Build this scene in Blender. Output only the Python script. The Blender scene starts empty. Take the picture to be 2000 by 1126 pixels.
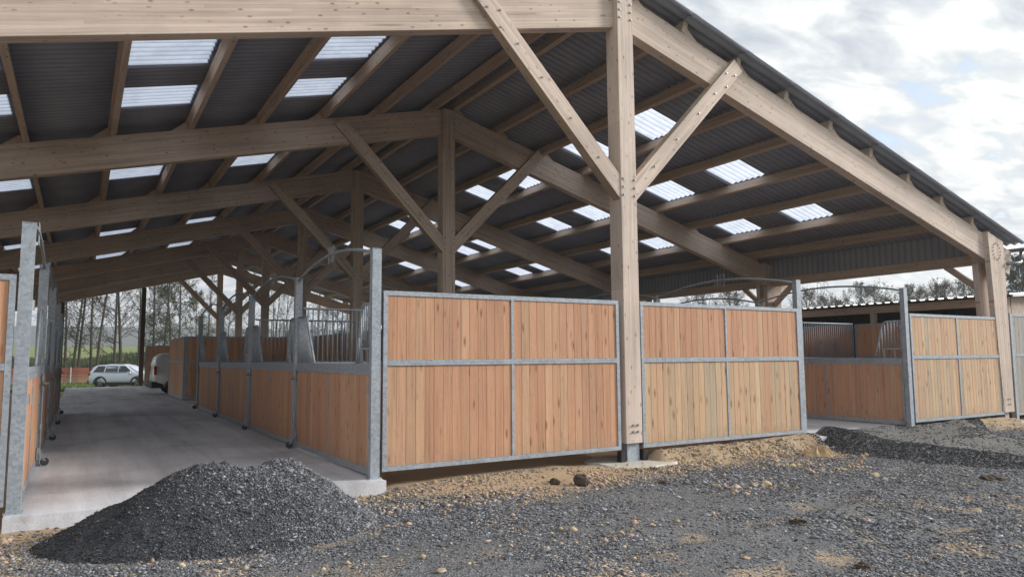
import bpy, math, random
import numpy as np
from mathutils import Matrix, Vector
random.seed(7); rng = np.random.default_rng(7)
S = bpy.context.scene
COL = S.collection
R = math.radians

# ------------------------------------------------------------------ camera, sky, sun, exposure
cam = bpy.data.cameras.new('camera'); camo = bpy.data.objects.new('camera', cam); COL.objects.link(camo)
_y, _p, _r = R(30.9885), R(5.4899), R(-0.4323)
_f = Vector((math.sin(_y) * math.cos(_p), math.cos(_y) * math.cos(_p), math.sin(_p))); _rt = Vector((math.cos(_y), -math.sin(_y), 0)); _up = _rt.cross(_f)
CR = _rt * math.cos(_r) + _up * math.sin(_r); CU = -_rt * math.sin(_r) + _up * math.cos(_r)
camo.matrix_world = Matrix(((CR.x, CU.x, -_f.x, 0), (CR.y, CU.y, -_f.y, 0), (CR.z, CU.z, -_f.z, 1.4793), (0, 0, 0, 1)))
cam.sensor_width = 36; cam.lens = 25.2685; cam.clip_start = 0.05; cam.clip_end = 4000
S.camera = camo
SUN_AZ, SUN_EL = R(112), R(24)          # azimuth clockwise from +Y
W = bpy.data.worlds.new('World'); S.world = W; W.use_nodes = True
nt = W.node_tree; nt.nodes.clear()
def N(t, typ, loc=None, **kw):
    n = t.nodes.new(typ)
    for k, v in kw.items():
        if k.startswith('_'): setattr(n, k[1:], v)
        else: n.inputs[k.replace('__', ' ')].default_value = v
    return n
def ramp(t, stops, fac=None, interp='LINEAR'):
    r = t.nodes.new('ShaderNodeValToRGB'); r.color_ramp.interpolation = interp
    e = r.color_ramp.elements
    while len(e) < len(stops): e.new(0.5)
    for i, (p, c) in enumerate(stops):
        e[i].position = p
        e[i].color = (c, c, c, 1) if not hasattr(c, '__len__') else (*c, 1)
    if fac is not None: t.links.new(fac, r.inputs['Fac'])
    return r
def mth(t, op, a, b=None, c=None, clamp=False):
    m = t.nodes.new('ShaderNodeMath'); m.operation = op; m.use_clamp = clamp
    for i, v in enumerate((a, b, c)):
        if v is None: continue
        if isinstance(v, (int, float)): m.inputs[i].default_value = v
        else: t.links.new(v, m.inputs[i])
    return m.outputs[0]
def mixc(t, fac, a, b, mode='MIX'):
    m = t.nodes.new('ShaderNodeMix'); m.data_type = 'RGBA'; m.blend_type = mode
    for k, v in (('Factor', fac), ('A', a), ('B', b)):
        s = [q for q in m.inputs if q.name == k and (q.type == ('VALUE' if k == 'Factor' else 'RGBA'))][0]
        if isinstance(v, (int, float)): s.default_value = v
        elif hasattr(v, '__len__'): s.default_value = (*v, 1)
        else: t.links.new(v, s)
    return [o for o in m.outputs if o.type == 'RGBA'][0]
L = nt.links.new
sky = N(nt, 'ShaderNodeTexSky', _sky_type='NISHITA', _sun_disc=False, _sun_elevation=SUN_EL, _sun_rotation=SUN_AZ, _air_density=1.0, _dust_density=1.5)
tc = N(nt, 'ShaderNodeTexCoord')
sep = N(nt, 'ShaderNodeSeparateXYZ'); L(tc.outputs['Generated'], sep.inputs[0])
zz = mth(nt, 'ADD', mth(nt, 'MAXIMUM', sep.outputs[2], 0.0), 0.16)
cu = mth(nt, 'DIVIDE', sep.outputs[0], zz); cv = mth(nt, 'DIVIDE', sep.outputs[1], zz)
cb = N(nt, 'ShaderNodeCombineXYZ'); L(cu, cb.inputs[0]); L(cv, cb.inputs[1])
mp = N(nt, 'ShaderNodeMapping'); mp.inputs['Rotation'].default_value = (0, 0, R(-28)); mp.inputs['Scale'].default_value = (1.5, 2.7, 1); mp.inputs['Location'].default_value = (3.1, 1.7, 0)
L(cb.outputs[0], mp.inputs[0])
n1 = N(nt, 'ShaderNodeTexNoise', Scale=3.1, Detail=7.0, Roughness=0.55, Distortion=0.35); L(mp.outputs[0], n1.inputs['Vector'])
n2 = N(nt, 'ShaderNodeTexNoise', Scale=0.8, Detail=2.0, Roughness=0.5); L(cb.outputs[0], n2.inputs['Vector'])
cmask = ramp(nt, [(0.345, 0.0), (0.43, 1.0)], mth(nt, 'ADD', mth(nt, 'MULTIPLY', n1.outputs[0], 0.52), mth(nt, 'MULTIPLY', n2.outputs[0], 0.48)))
cshade = ramp(nt, [(0.34, (0.48, 0.53, 0.61)), (0.47, (0.64, 0.685, 0.735)), (0.56, (0.82, 0.845, 0.87)), (0.66, (0.96, 0.97, 0.985))], n1.outputs[0])
# brighter, creamier cloud towards the sun
sd = (math.sin(SUN_AZ) * math.cos(SUN_EL), math.cos(SUN_AZ) * math.cos(SUN_EL), math.sin(SUN_EL))
dot = N(nt, 'ShaderNodeVectorMath', _operation='DOT_PRODUCT'); L(tc.outputs['Generated'], dot.inputs[0]); dot.inputs[1].default_value = sd
glow = mth(nt, 'POWER', mth(nt, 'MAXIMUM', dot.outputs['Value'], 0.0), 3.0)
gl = mixc(nt, mth(nt, 'MULTIPLY', glow, 1.0, clamp=True), (1, 1, 1), (1.55, 1.49, 1.34))
cloud = mixc(nt, 1.0, cshade.outputs[0], gl, 'MULTIPLY')
SKYV = 5.0
clo = N(nt, 'ShaderNodeVectorMath', _operation='SCALE'); L(cloud, clo.inputs[0]); clo.inputs['Scale'].default_value = SKYV
fin = mixc(nt, cmask.outputs[0], sky.outputs[0], clo.outputs[0])
bg = N(nt, 'ShaderNodeBackground', Strength=0.085); L(fin, bg.inputs[0])
out = N(nt, 'ShaderNodeOutputWorld'); L(bg.outputs[0], out.inputs[0])
sun = bpy.data.lights.new('sun', 'SUN'); sun.energy = 1.5; sun.angle = R(14); sun.color = (1, 0.965, 0.93)
suno = bpy.data.objects.new('sun', sun); COL.objects.link(suno)
suno.rotation_euler = Vector(sd).to_track_quat('Z', 'Y').to_euler()
S.view_settings.view_transform = 'Standard'; S.view_settings.look = 'None'; S.view_settings.gamma = 1
S.view_settings.exposure = 1.4; S.view_settings.use_curve_mapping = False
S.render.engine = 'CYCLES'
cy = S.cycles
cy.use_denoising = True
try: cy.denoiser = 'OPENIMAGEDENOISE'
except Exception: pass
cy.max_bounces = 10; cy.diffuse_bounces = 6; cy.glossy_bounces = 3; cy.transmission_bounces = 6; cy.transparent_max_bounces = 8
cy.caustics_reflective = False; cy.caustics_refractive = False; cy.sample_clamp_indirect = 6

# ------------------------------------------------------------------ materials
def mat(name):
    m = bpy.data.materials.new(name); m.use_nodes = True
    t = m.node_tree; p = t.nodes['Principled BSDF']
    return m, t, p
def flat(name, c, rough=0.6, metal=0.0, var=0.12, scale=6.0, spec=0.4, bump=0.0):
    m, t, p = mat(name); tcn = N(t, 'ShaderNodeTexCoord')
    n = N(t, 'ShaderNodeTexNoise', Scale=scale, Detail=5.0, Roughness=0.6); t.links.new(tcn.outputs['Object'], n.inputs['Vector'])
    r = ramp(t, [(0.3, [x * (1 - var) for x in c]), (0.7, [min(1, x * (1 + var)) for x in c])], n.outputs[0])
    t.links.new(r.outputs[0], p.inputs['Base Color'])
    p.inputs['Roughness'].default_value = rough; p.inputs['Metallic'].default_value = metal
    p.inputs['Specular IOR Level'].default_value = spec
    if bump:
        b = N(t, 'ShaderNodeBump', Strength=bump, Distance=0.01); t.links.new(n.outputs[0], b.inputs['Height']); t.links.new(b.outputs[0], p.inputs['Normal'])
    return m
def wood(name, tones, grain=22.0, knot=(3.6, 1.3), knot_r=0.135, knot_c=(0.16, 0.08, 0.045), flame=0.35, rough=0.72, lam=0.0):
    """grain along the object's local Z; each board gets its own tone"""
    m, t, p = mat(name); lk = t.links.new
    tcn = N(t, 'ShaderNodeTexCoord'); oi = N(t, 'ShaderNodeObjectInfo')
    off = N(t, 'ShaderNodeVectorMath', _operation='SCALE'); off.inputs[0].default_value = (37.0, 91.0, 53.0); lk(oi.outputs['Random'], off.inputs['Scale'])
    ad = N(t, 'ShaderNodeVectorMath', _operation='ADD'); lk(tcn.outputs['Object'], ad.inputs[0]); lk(off.outputs[0], ad.inputs[1])
    mp = N(t, 'ShaderNodeMapping'); mp.inputs['Scale'].default_value = (grain, grain, grain * 0.035); lk(ad.outputs[0], mp.inputs[0])
    g = N(t, 'ShaderNodeTexNoise', Scale=1.0, Detail=5.0, Roughness=0.65, Distortion=0.6); lk(mp.outputs[0], g.inputs['Vector'])
    mp2 = N(t, 'ShaderNodeMapping'); mp2.inputs['Scale'].default_value = (9, 9, 1.1); lk(ad.outputs[0], mp2.inputs[0])
    f = N(t, 'ShaderNodeTexNoise', Scale=0.9, Detail=2.0, Distortion=1.8); lk(mp2.outputs[0], f.inputs['Vector'])
    fl = mth(t, 'FRACT', mth(t, 'MULTIPLY', f.outputs[0], 7.0))
    mp3 = N(t, 'ShaderNodeMapping'); mp3.inputs['Scale'].default_value = (knot[0] * 2.2, knot[0] * 2.2, knot[1] * 1.6); lk(ad.outputs[0], mp3.inputs[0])
    v = N(t, 'ShaderNodeTexVoronoi', Scale=1.3); lk(mp3.outputs[0], v.inputs['Vector'])
    kn = ramp(t, [(knot_r * 0.55, 1.0), (knot_r, 0.55), (knot_r * 1.9, 0.0)], v.outputs['Distance'])
    sel = mth(t, 'GREATER_THAN', N(t, 'ShaderNodeSeparateColor').outputs[0], 0.0)
    sc = t.nodes[-1] if False else None
    sepc = N(t, 'ShaderNodeSeparateColor'); lk(v.outputs['Color'], sepc.inputs[0])
    kf = mth(t, 'MULTIPLY', kn.outputs[0], mth(t, 'GREATER_THAN', sepc.outputs[0], 0.35))
    tone = ramp(t, tones, oi.outputs['Random'])
    gs = ramp(t, [(0.28, 0.72), (0.5, 1.0), (0.72, 1.12)], g.outputs[0])
    c1 = mixc(t, 1.0, tone.outputs[0], gs.outputs[0], 'MULTIPLY')
    fs = ramp(t, [(0.0, 0.80), (0.35, 1.05), (1.0, 1.0)], fl)
    c2 = mixc(t, flame, c1, mixc(t, 1.0, c1, fs.outputs[0], 'MULTIPLY'))
    c3 = mixc(t, mth(t, 'MULTIPLY', kf, 0.85), c2, knot_c)
    if lam:
        sx = N(t, 'ShaderNodeSeparateXYZ'); lk(tcn.outputs['Object'], sx.inputs[0])
        fr = mth(t, 'FRACT', mth(t, 'MULTIPLY', mth(t, 'ADD', sx.outputs[0], 5.0), 1 / 0.045))
        fl_ = mth(t, 'FLOOR', mth(t, 'MULTIPLY', mth(t, 'ADD', sx.outputs[0], 5.0), 1 / 0.045))
        pc = mth(t, 'FLOOR', mth(t, 'ADD', mth(t, 'MULTIPLY', sx.outputs[2], 0.37), mth(t, 'MULTIPLY', fl_, 0.618)))
        cbx = N(t, 'ShaderNodeCombineXYZ'); lk(fl_, cbx.inputs[0]); lk(pc, cbx.inputs[1]); lk(mth(t, 'MULTIPLY', oi.outputs['Random'], 100.0), cbx.inputs[2])
        wn = N(t, 'ShaderNodeTexWhiteNoise'); lk(cbx.outputs[0], wn.inputs['Vector'])
        lt = ramp(t, [(0.0, (0.86, 0.84, 0.82)), (0.5, (1.0, 1.0, 1.0)), (1.0, (1.06, 1.03, 0.98))], wn.outputs['Value'])
        c3 = mixc(t, 0.8, c3, mixc(t, 1.0, c3, lt.outputs[0], 'MULTIPLY'))
        mpk = N(t, 'ShaderNodeMapping'); mpk.inputs['Scale'].default_value = (26, 26, 0.55); lk(ad.outputs[0], mpk.inputs[0])
        ck = N(t, 'ShaderNodeTexNoise', Scale=1.0, Detail=1.0, Distortion=0.2); lk(mpk.outputs[0], ck.inputs['Vector'])
        ckr = ramp(t, [(0.735, 0.0), (0.76, 1.0)], ck.outputs[0])
        c3 = mixc(t, mth(t, 'MULTIPLY', ckr.outputs[0], 0.6), c3, (0.20, 0.13, 0.09))
        mst = N(t, 'ShaderNodeTexNoise', Scale=0.9, Detail=4.0, Roughness=0.6); lk(ad.outputs[0], mst.inputs['Vector'])
        msr = ramp(t, [(0.35, (0.88, 0.87, 0.86)), (0.6, (1.03, 1.02, 1.0))], mst.outputs[0])
        c3 = mixc(t, 1.0, c3, msr.outputs[0], 'MULTIPLY')
        ln = mth(t, 'LESS_THAN', fr, 0.06)
        c3 = mixc(t, mth(t, 'MULTIPLY', ln, lam), c3, mixc(t, 1.0, c3, (0.6, 0.56, 0.5), 'MULTIPLY'))
    if not lam:   # board to board brightness, and splashed dirt low down on outdoor boards
        rb = mth(t, 'FRACT', mth(t, 'MULTIPLY', oi.outputs['Random'], 57.31))
        c3 = mixc(t, 1.0, c3, ramp(t, [(0.0, 0.92), (0.6, 1.0), (1.0, 1.06)], rb).outputs[0], 'MULTIPLY')
        gp = N(t, 'ShaderNodeNewGeometry'); sg_ = N(t, 'ShaderNodeSeparateXYZ'); lk(gp.outputs['Position'], sg_.inputs[0])
        sn_ = N(t, 'ShaderNodeTexNoise', Scale=9.0, Detail=7.0, Roughness=0.7); lk(gp.outputs['Position'], sn_.inputs['Vector'])
        dz = mth(t, 'SUBTRACT', mth(t, 'MULTIPLY', sn_.outputs[0], 0.75), mth(t, 'MULTIPLY', sg_.outputs[2], 0.75))
        dm = ramp(t, [(0.12, 0.0), (0.42, 0.55)], dz)
        c3 = mixc(t, dm.outputs[0], c3, (0.33, 0.25, 0.175))
    lk(c3, p.inputs['Base Color']); p.inputs['Roughness'].default_value = rough; p.inputs['Specular IOR Level'].default_value = 0.25
    b = N(t, 'ShaderNodeBump', Strength=0.25, Distance=0.004); lk(g.outputs[0], b.inputs['Height']); lk(b.outputs[0], p.inputs['Normal'])
    return m
M = {}
M['glulam'] = wood('glulam spruce', [(0.0, (0.62, 0.51, 0.44)), (0.5, (0.675, 0.57, 0.505)), (1.0, (0.64, 0.525, 0.45))], grain=16, knot=(4.4, 2.6), knot_r=0.125, knot_c=(0.24, 0.14, 0.085), flame=0.15, lam=0.8)
M['purlin'] = wood('sawn spruce', [(0.0, (0.56, 0.44, 0.35)), (0.5, (0.61, 0.49, 0.40)), (1.0, (0.57, 0.45, 0.36))], grain=22, knot=(4.4, 2.6), knot_r=0.12, flame=0.2)
M['plank'] = wood('larch boards', [(0.0, (0.545, 0.295, 0.18)), (0.25, (0.58, 0.325, 0.20)), (0.5, (0.56, 0.305, 0.185)), (0.68, (0.59, 0.345, 0.215)), (0.84, (0.585, 0.365, 0.225)), (0.92, (0.52, 0.30, 0.19)), (1.0, (0.57, 0.315, 0.195))], flame=0.45, knot_c=(0.22, 0.085, 0.04))
M['plank_pale'] = wood('mixed douglas boards', [(0.0, (0.57, 0.335, 0.21)), (0.22, (0.60, 0.42, 0.265)), (0.4, (0.58, 0.375, 0.235)), (0.58, (0.63, 0.465, 0.295)), (0.72, (0.58, 0.36, 0.225)), (0.80, (0.48, 0.40, 0.29)), (0.88, (0.59, 0.385, 0.24)), (1.0, (0.61, 0.42, 0.265))], flame=0.4, knot_r=0.15, knot_c=(0.20, 0.09, 0.045))
M['plank_grey'] = wood('weathered grey boards', [(0.0, (0.33, 0.31, 0.28)), (0.5, (0.42, 0.40, 0.36)), (1.0, (0.37, 0.35, 0.31))], flame=0.3)
M['post_dark'] = wood('dark treated post', [(0.0, (0.10, 0.08, 0.065)), (1.0, (0.13, 0.10, 0.08))], flame=0.2)
M['red_board'] = wood('red brown fence boards', [(0.0, (0.30, 0.10, 0.07)), (0.5, (0.36, 0.13, 0.09)), (1.0, (0.27, 0.095, 0.07))], flame=0.2)

def galv(name, c, dark):
    m, t, p = mat(name); lk = t.links.new
    tcn = N(t, 'ShaderNodeTexCoord'); ge = N(t, 'ShaderNodeNewGeometry')
    v = N(t, 'ShaderNodeTexVoronoi', Scale=38.0); lk(ge.outputs['Position'], v.inputs['Vector'])
    n = N(t, 'ShaderNodeTexNoise', Scale=5.0, Detail=6.0, Roughness=0.7); lk(ge.outputs['Position'], n.inputs['Vector'])
    sepc = N(t, 'ShaderNodeSeparateColor'); lk(v.outputs['Color'], sepc.inputs[0])
    f = mth(t, 'ADD', mth(t, 'MULTIPLY', sepc.outputs[0], 0.35), mth(t, 'MULTIPLY', n.outputs[0], 0.75))
    r = ramp(t, [(0.3, dark), (0.75, c)], f)
    lk(r.outputs[0], p.inputs['Base Color'])
    rr = ramp(t, [(0.3, 0.55), (0.7, 0.75)], n.outputs[0]); lk(rr.outputs[0], p.inputs['Roughness'])
    p.inputs['Metallic'].default_value = 0.35
    return m
M['galv'] = galv('galvanised steel', (0.42, 0.46, 0.50), (0.26, 0.29, 0.33))
M['zinc'] = flat('zinc gutter', (0.22, 0.23, 0.25), 0.45, 0.6)
M['bolt'] = flat('zinc bolt', (0.33, 0.335, 0.34), 0.4, 0.7)
M['rubber'] = flat('black rubber', (0.02, 0.02, 0.022), 0.7)
M['castor_wheel'] = flat('dark grey castor wheel', (0.055, 0.055, 0.06), 0.7)
M['plinth'] = flat('black plastic foot', (0.025, 0.025, 0.027), 0.6)

# corrugated fibre cement
m, t, p = mat('dark fibre cement'); lk = t.links.new
ge = N(t, 'ShaderNodeNewGeometry'); n = N(t, 'ShaderNodeTexNoise', Scale=1.3, Detail=7.0, Roughness=0.65); lk(ge.outputs['Position'], n.inputs['Vector'])
r = ramp(t, [(0.3, (0.29, 0.315, 0.385)), (0.7, (0.385, 0.41, 0.475))], n.outputs[0])
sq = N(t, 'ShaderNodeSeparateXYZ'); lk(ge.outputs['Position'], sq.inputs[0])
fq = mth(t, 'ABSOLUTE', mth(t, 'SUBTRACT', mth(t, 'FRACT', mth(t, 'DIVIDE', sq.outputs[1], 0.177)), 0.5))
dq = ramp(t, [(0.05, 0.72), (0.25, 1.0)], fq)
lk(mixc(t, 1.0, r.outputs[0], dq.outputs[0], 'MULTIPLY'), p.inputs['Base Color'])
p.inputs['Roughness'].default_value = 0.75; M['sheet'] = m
# translucent sheet
m, t, p = mat('translucent skylight sheet'); lk = t.links.new
tr = N(t, 'ShaderNodeBsdfTranslucent'); tr.inputs[0].default_value = (0.83, 0.88, 1.0, 1)
p.inputs['Base Color'].default_value = (0.75, 0.78, 0.82, 1); p.inputs['Roughness'].default_value = 0.35
mx = N(t, 'ShaderNodeMixShader'); lw = N(t, 'ShaderNodeLayerWeight', Blend=0.5); lk(mth(t, 'SUBTRACT', 0.98, mth(t, 'MULTIPLY', mth(t, 'POWER', lw.outputs['Facing'], 3.0), 0.75)), mx.inputs[0])
lk(p.outputs[0], mx.inputs[1]); lk(tr.outputs[0], mx.inputs[2]); lk(mx.outputs[0], t.nodes['Material Output'].inputs[0]); 
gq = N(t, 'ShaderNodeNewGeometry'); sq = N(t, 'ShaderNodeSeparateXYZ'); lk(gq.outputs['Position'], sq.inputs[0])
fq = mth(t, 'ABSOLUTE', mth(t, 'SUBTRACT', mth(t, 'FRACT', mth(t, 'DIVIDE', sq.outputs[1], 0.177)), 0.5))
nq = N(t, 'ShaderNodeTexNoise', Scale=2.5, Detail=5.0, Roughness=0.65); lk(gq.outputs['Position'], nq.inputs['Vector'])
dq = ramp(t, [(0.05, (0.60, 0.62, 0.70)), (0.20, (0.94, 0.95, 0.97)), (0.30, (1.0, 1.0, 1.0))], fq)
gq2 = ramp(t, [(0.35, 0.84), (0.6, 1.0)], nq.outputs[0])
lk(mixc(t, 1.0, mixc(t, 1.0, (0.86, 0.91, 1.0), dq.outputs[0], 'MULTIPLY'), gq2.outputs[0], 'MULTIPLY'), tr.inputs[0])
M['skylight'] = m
# concrete
def concrete(name, c, sc=1.0):
    m, t, p = mat(name); lk = t.links.new
    ge = N(t, 'ShaderNodeNewGeometry')
    a = N(t, 'ShaderNodeTexNoise', Scale=0.55 * sc, Detail=7.0, Roughness=0.62, Distortion=0.4); lk(ge.outputs['Position'], a.inputs['Vector'])
    b = N(t, 'ShaderNodeTexNoise', Scale=38.0, Detail=4.0, Roughness=0.6); lk(ge.outputs['Position'], b.inputs['Vector'])
    r = ramp(t, [(0.3, [x * 0.72 for x in c]), (0.5, c), (0.72, [x * 1.14 for x in c])], a.outputs[0])
    r2 = ramp(t, [(0.35, 0.86), (0.65, 1.06)], b.outputs[0])
    mps = N(t, 'ShaderNodeMapping'); mps.inputs['Scale'].default_value = (2.6, 0.16, 1); lk(ge.outputs['Position'], mps.inputs[0])
    st_ = N(t, 'ShaderNodeTexNoise', Scale=1.0, Detail=5.0, Roughness=0.65); lk(mps.outputs[0], st_.inputs['Vector'])
    r3 = ramp(t, [(0.36, 0.80), (0.55, 1.0), (0.7, 1.06)], st_.outputs[0])
    d_ = N(t, 'ShaderNodeTexNoise', Scale=3.2, Detail=8.0, Roughness=0.72); lk(ge.outputs['Position'], d_.inputs['Vector'])
    r4 = ramp(t, [(0.60, 0.0), (0.72, 0.6)], d_.outputs[0])
    cc = mixc(t, 1.0, mixc(t, 1.0, r.outputs[0], r2.outputs[0], 'MULTIPLY'), r3.outputs[0], 'MULTIPLY')
    lk(mixc(t, r4.outputs[0], cc, (0.30, 0.27, 0.24)), p.inputs['Base Color']); p.inputs['Roughness'].default_value = 0.8
    bp = N(t, 'ShaderNodeBump', Strength=0.2, Distance=0.004); lk(b.outputs[0], bp.inputs['Height']); lk(bp.outputs[0], p.inputs['Normal'])
    return m
M['concrete'] = concrete('floated concrete', (0.655, 0.66, 0.695))
M['pad'] = concrete('fresh concrete', (0.56, 0.53, 0.46), 2.0)
# colour from a point attribute (stones, ground zones)
def attr_stone(name, rough=0.75):
    m, t, p = mat(name); lk = t.links.new
    at = N(t, 'ShaderNodeAttribute', _attribute_name='tone')
    ge = N(t, 'ShaderNodeNewGeometry'); n = N(t, 'ShaderNodeTexNoise', Scale=60.0, Detail=3.0); lk(ge.outputs['Position'], n.inputs['Vector'])
    r = ramp(t, [(0.3, 0.8), (0.7, 1.2)], n.outputs[0])
    lk(mixc(t, 1.0, at.outputs['Color'], r.outputs[0], 'MULTIPLY'), p.inputs['Base Color']); p.inputs['Roughness'].default_value = rough
    p.inputs['Specular IOR Level'].default_value = 0.35
    return m
M['stone'] = attr_stone('crushed stone')
# ground: gravel, soil, grass zones
m, t, p = mat('yard ground'); lk = t.links.new
ge = N(t, 'ShaderNodeNewGeometry'); at = N(t, 'ShaderNodeAttribute', _attribute_name='zone')
sz = N(t, 'ShaderNodeSeparateColor'); lk(at.outputs['Color'], sz.inputs[0])
na = N(t, 'ShaderNodeTexNoise', Scale=55.0, Detail=5.0, Roughness=0.7); lk(ge.outputs['Position'], na.inputs['Vector'])
nb = N(t, 'ShaderNodeTexNoise', Scale=1.1, Detail=6.0, Roughness=0.6); lk(ge.outputs['Position'], nb.inputs['Vector'])
nc = N(t, 'ShaderNodeTexVoronoi', Scale=62.0, Randomness=1.0); lk(ge.outputs['Position'], nc.inputs['Vector'])
ncs = N(t, 'ShaderNodeSeparateColor'); lk(nc.outputs['Color'], ncs.inputs[0])
nd = N(t, 'ShaderNodeTexNoise', Scale=9.0, Detail=4.0, Roughness=0.6); lk(ge.outputs['Position'], nd.inputs['Vector'])
gv = ramp(t, [(0.2, (0.075, 0.076, 0.08)), (0.5, (0.15, 0.152, 0.158)), (0.8, (0.28, 0.28, 0.28))], mth(t, 'ADD', mth(t, 'ADD', mth(t, 'MULTIPLY', na.outputs[0], 0.4), mth(t, 'MULTIPLY', ncs.outputs[0], 0.4)), mth(t, 'MULTIPLY', nd.outputs[0], 0.22)))
so = ramp(t, [(0.25, (0.27, 0.195, 0.125)), (0.5, (0.42, 0.315, 0.205)), (0.75, (0.53, 0.415, 0.285))], mth(t, 'ADD', mth(t, 'MULTIPLY', na.outputs[0], 0.5), mth(t, 'MULTIPLY', nb.outputs[0], 0.5)))
gr = ramp(t, [(0.3, (0.12, 0.15, 0.045)), (0.55, (0.20, 0.235, 0.075)), (0.75, (0.28, 0.29, 0.11))], mth(t, 'ADD', mth(t, 'MULTIPLY', na.outputs[0], 0.4), mth(t, 'MULTIPLY', nb.outputs[0], 0.6)))
fi = ramp(t, [(0.3, (0.12, 0.118, 0.112)), (0.5, (0.20, 0.196, 0.186)), (0.7, (0.28, 0.272, 0.255))], mth(t, 'ADD', mth(t, 'MULTIPLY', na.outputs[0], 0.45), mth(t, 'MULTIPLY', nb.outputs[0], 0.55)))
soilf = ramp(t, [(0.40, 0.0), (0.60, 1.0)], mth(t, 'ADD', sz.outputs[0], mth(t, 'MULTIPLY', mth(t, 'SUBTRACT', mth(t, 'ADD', mth(t, 'MULTIPLY', na.outputs[0], 0.6), mth(t, 'MULTIPLY', ncs.outputs[1], 0.4)), 0.5), 1.15)))
c = mixc(t, soilf.outputs[0], gv.outputs[0], so.outputs[0])
c = mixc(t, sz.outputs[2], c, fi.outputs[0])
c = mixc(t, sz.outputs[1], c, gr.outputs[0])
lk(c, p.inputs['Base Color']); p.inputs['Roughness'].default_value = 0.9; p.inputs['Specular IOR Level'].default_value = 0.2
hh = mth(t, 'ADD', mth(t, 'MULTIPLY', na.outputs[0], 0.7), mth(t, 'MULTIPLY', nc.outputs['Distance'], 0.6))
bp = N(t, 'ShaderNodeBump', Strength=0.8, Distance=0.02); lk(hh, bp.inputs['Height']); lk(bp.outputs[0], p.inputs['Normal']); M['ground'] = m
M['heapcore'] = flat('dark crushed slate', (0.05, 0.052, 0.058), 0.9, var=0.4, scale=40, bump=0.5)
M['hill'] = flat('distant winter woodland', (0.06, 0.075, 0.07), 0.95, var=0.35, scale=0.03)
M['bark'] = flat('grey bark', (0.055, 0.048, 0.04), 0.9, var=0.4, scale=3)
def leafmat(name, a, b, trans=0.35):
    m, t, p = mat(name); lk = t.links.new
    ge = N(t, 'ShaderNodeNewGeometry')
    r = ramp(t, [(0.0, a), (1.0, b)], ge.outputs['Random Per Island']); lk(r.outputs[0], p.inputs['Base Color']); p.inputs['Roughness'].default_value = 0.7
    tr = N(t, 'ShaderNodeBsdfTranslucent'); lk(r.outputs[0], tr.inputs[0])
    mx = N(t, 'ShaderNodeMixShader'); mx.inputs[0].default_value = trans
    lk(p.outputs[0], mx.inputs[1]); lk(tr.outputs[0], mx.inputs[2]); lk(mx.outputs[0], t.nodes['Material Output'].inputs[0]); return m
M['leaf_autumn'] = leafmat('thin autumn foliage', (0.055, 0.05, 0.02), (0.13, 0.12, 0.045))
M['leaf_green'] = leafmat('green foliage', (0.04, 0.065, 0.018), (0.10, 0.12, 0.035))
M['leaf_dark'] = leafmat('dark evergreen foliage', (0.02, 0.035, 0.02), (0.05, 0.07, 0.035))
M['grass'] = leafmat('meadow grass', (0.07, 0.11, 0.025), (0.16, 0.21, 0.06))
M['roofwhite'] = flat('galvanised roof sheet', (0.62, 0.64, 0.66), 0.32, 0.6)
M['shed_dark'] = flat('dark cladding', (0.06, 0.05, 0.045), 0.85, var=0.3)  # dark brown tone for the shed's back and side walls
def paint(name, c, rough=0.25, coat=0.6, metal=0.0):
    m = flat(name, c, rough, metal, var=0.03, scale=2); m.node_tree.nodes['Principled BSDF'].inputs['Coat Weight'].default_value = coat; return m
M['silver'] = paint('silver car paint', (0.58, 0.63, 0.72), 0.25, 0.8, 0.3)
M['white'] = paint('white van paint', (0.62, 0.62, 0.61), 0.35, 0.4)
M['glass'] = flat('dark car glass', (0.03, 0.035, 0.04), 0.06, 0.0, spec=0.7)
M['windscreen'] = flat('windscreen glass', (0.12, 0.14, 0.16), 0.05, 0.0, spec=0.9)
M['trim'] = flat('black plastic trim', (0.03, 0.03, 0.033), 0.6)
M['alloy'] = flat('grey alloy', (0.25, 0.26, 0.27), 0.35, 0.7)
M['redlamp'] = flat('red lamp lens', (0.35, 0.02, 0.02), 0.15, spec=0.6)
M['lamp'] = flat('clear lamp lens', (0.5, 0.52, 0.55), 0.1, spec=0.8)

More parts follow.
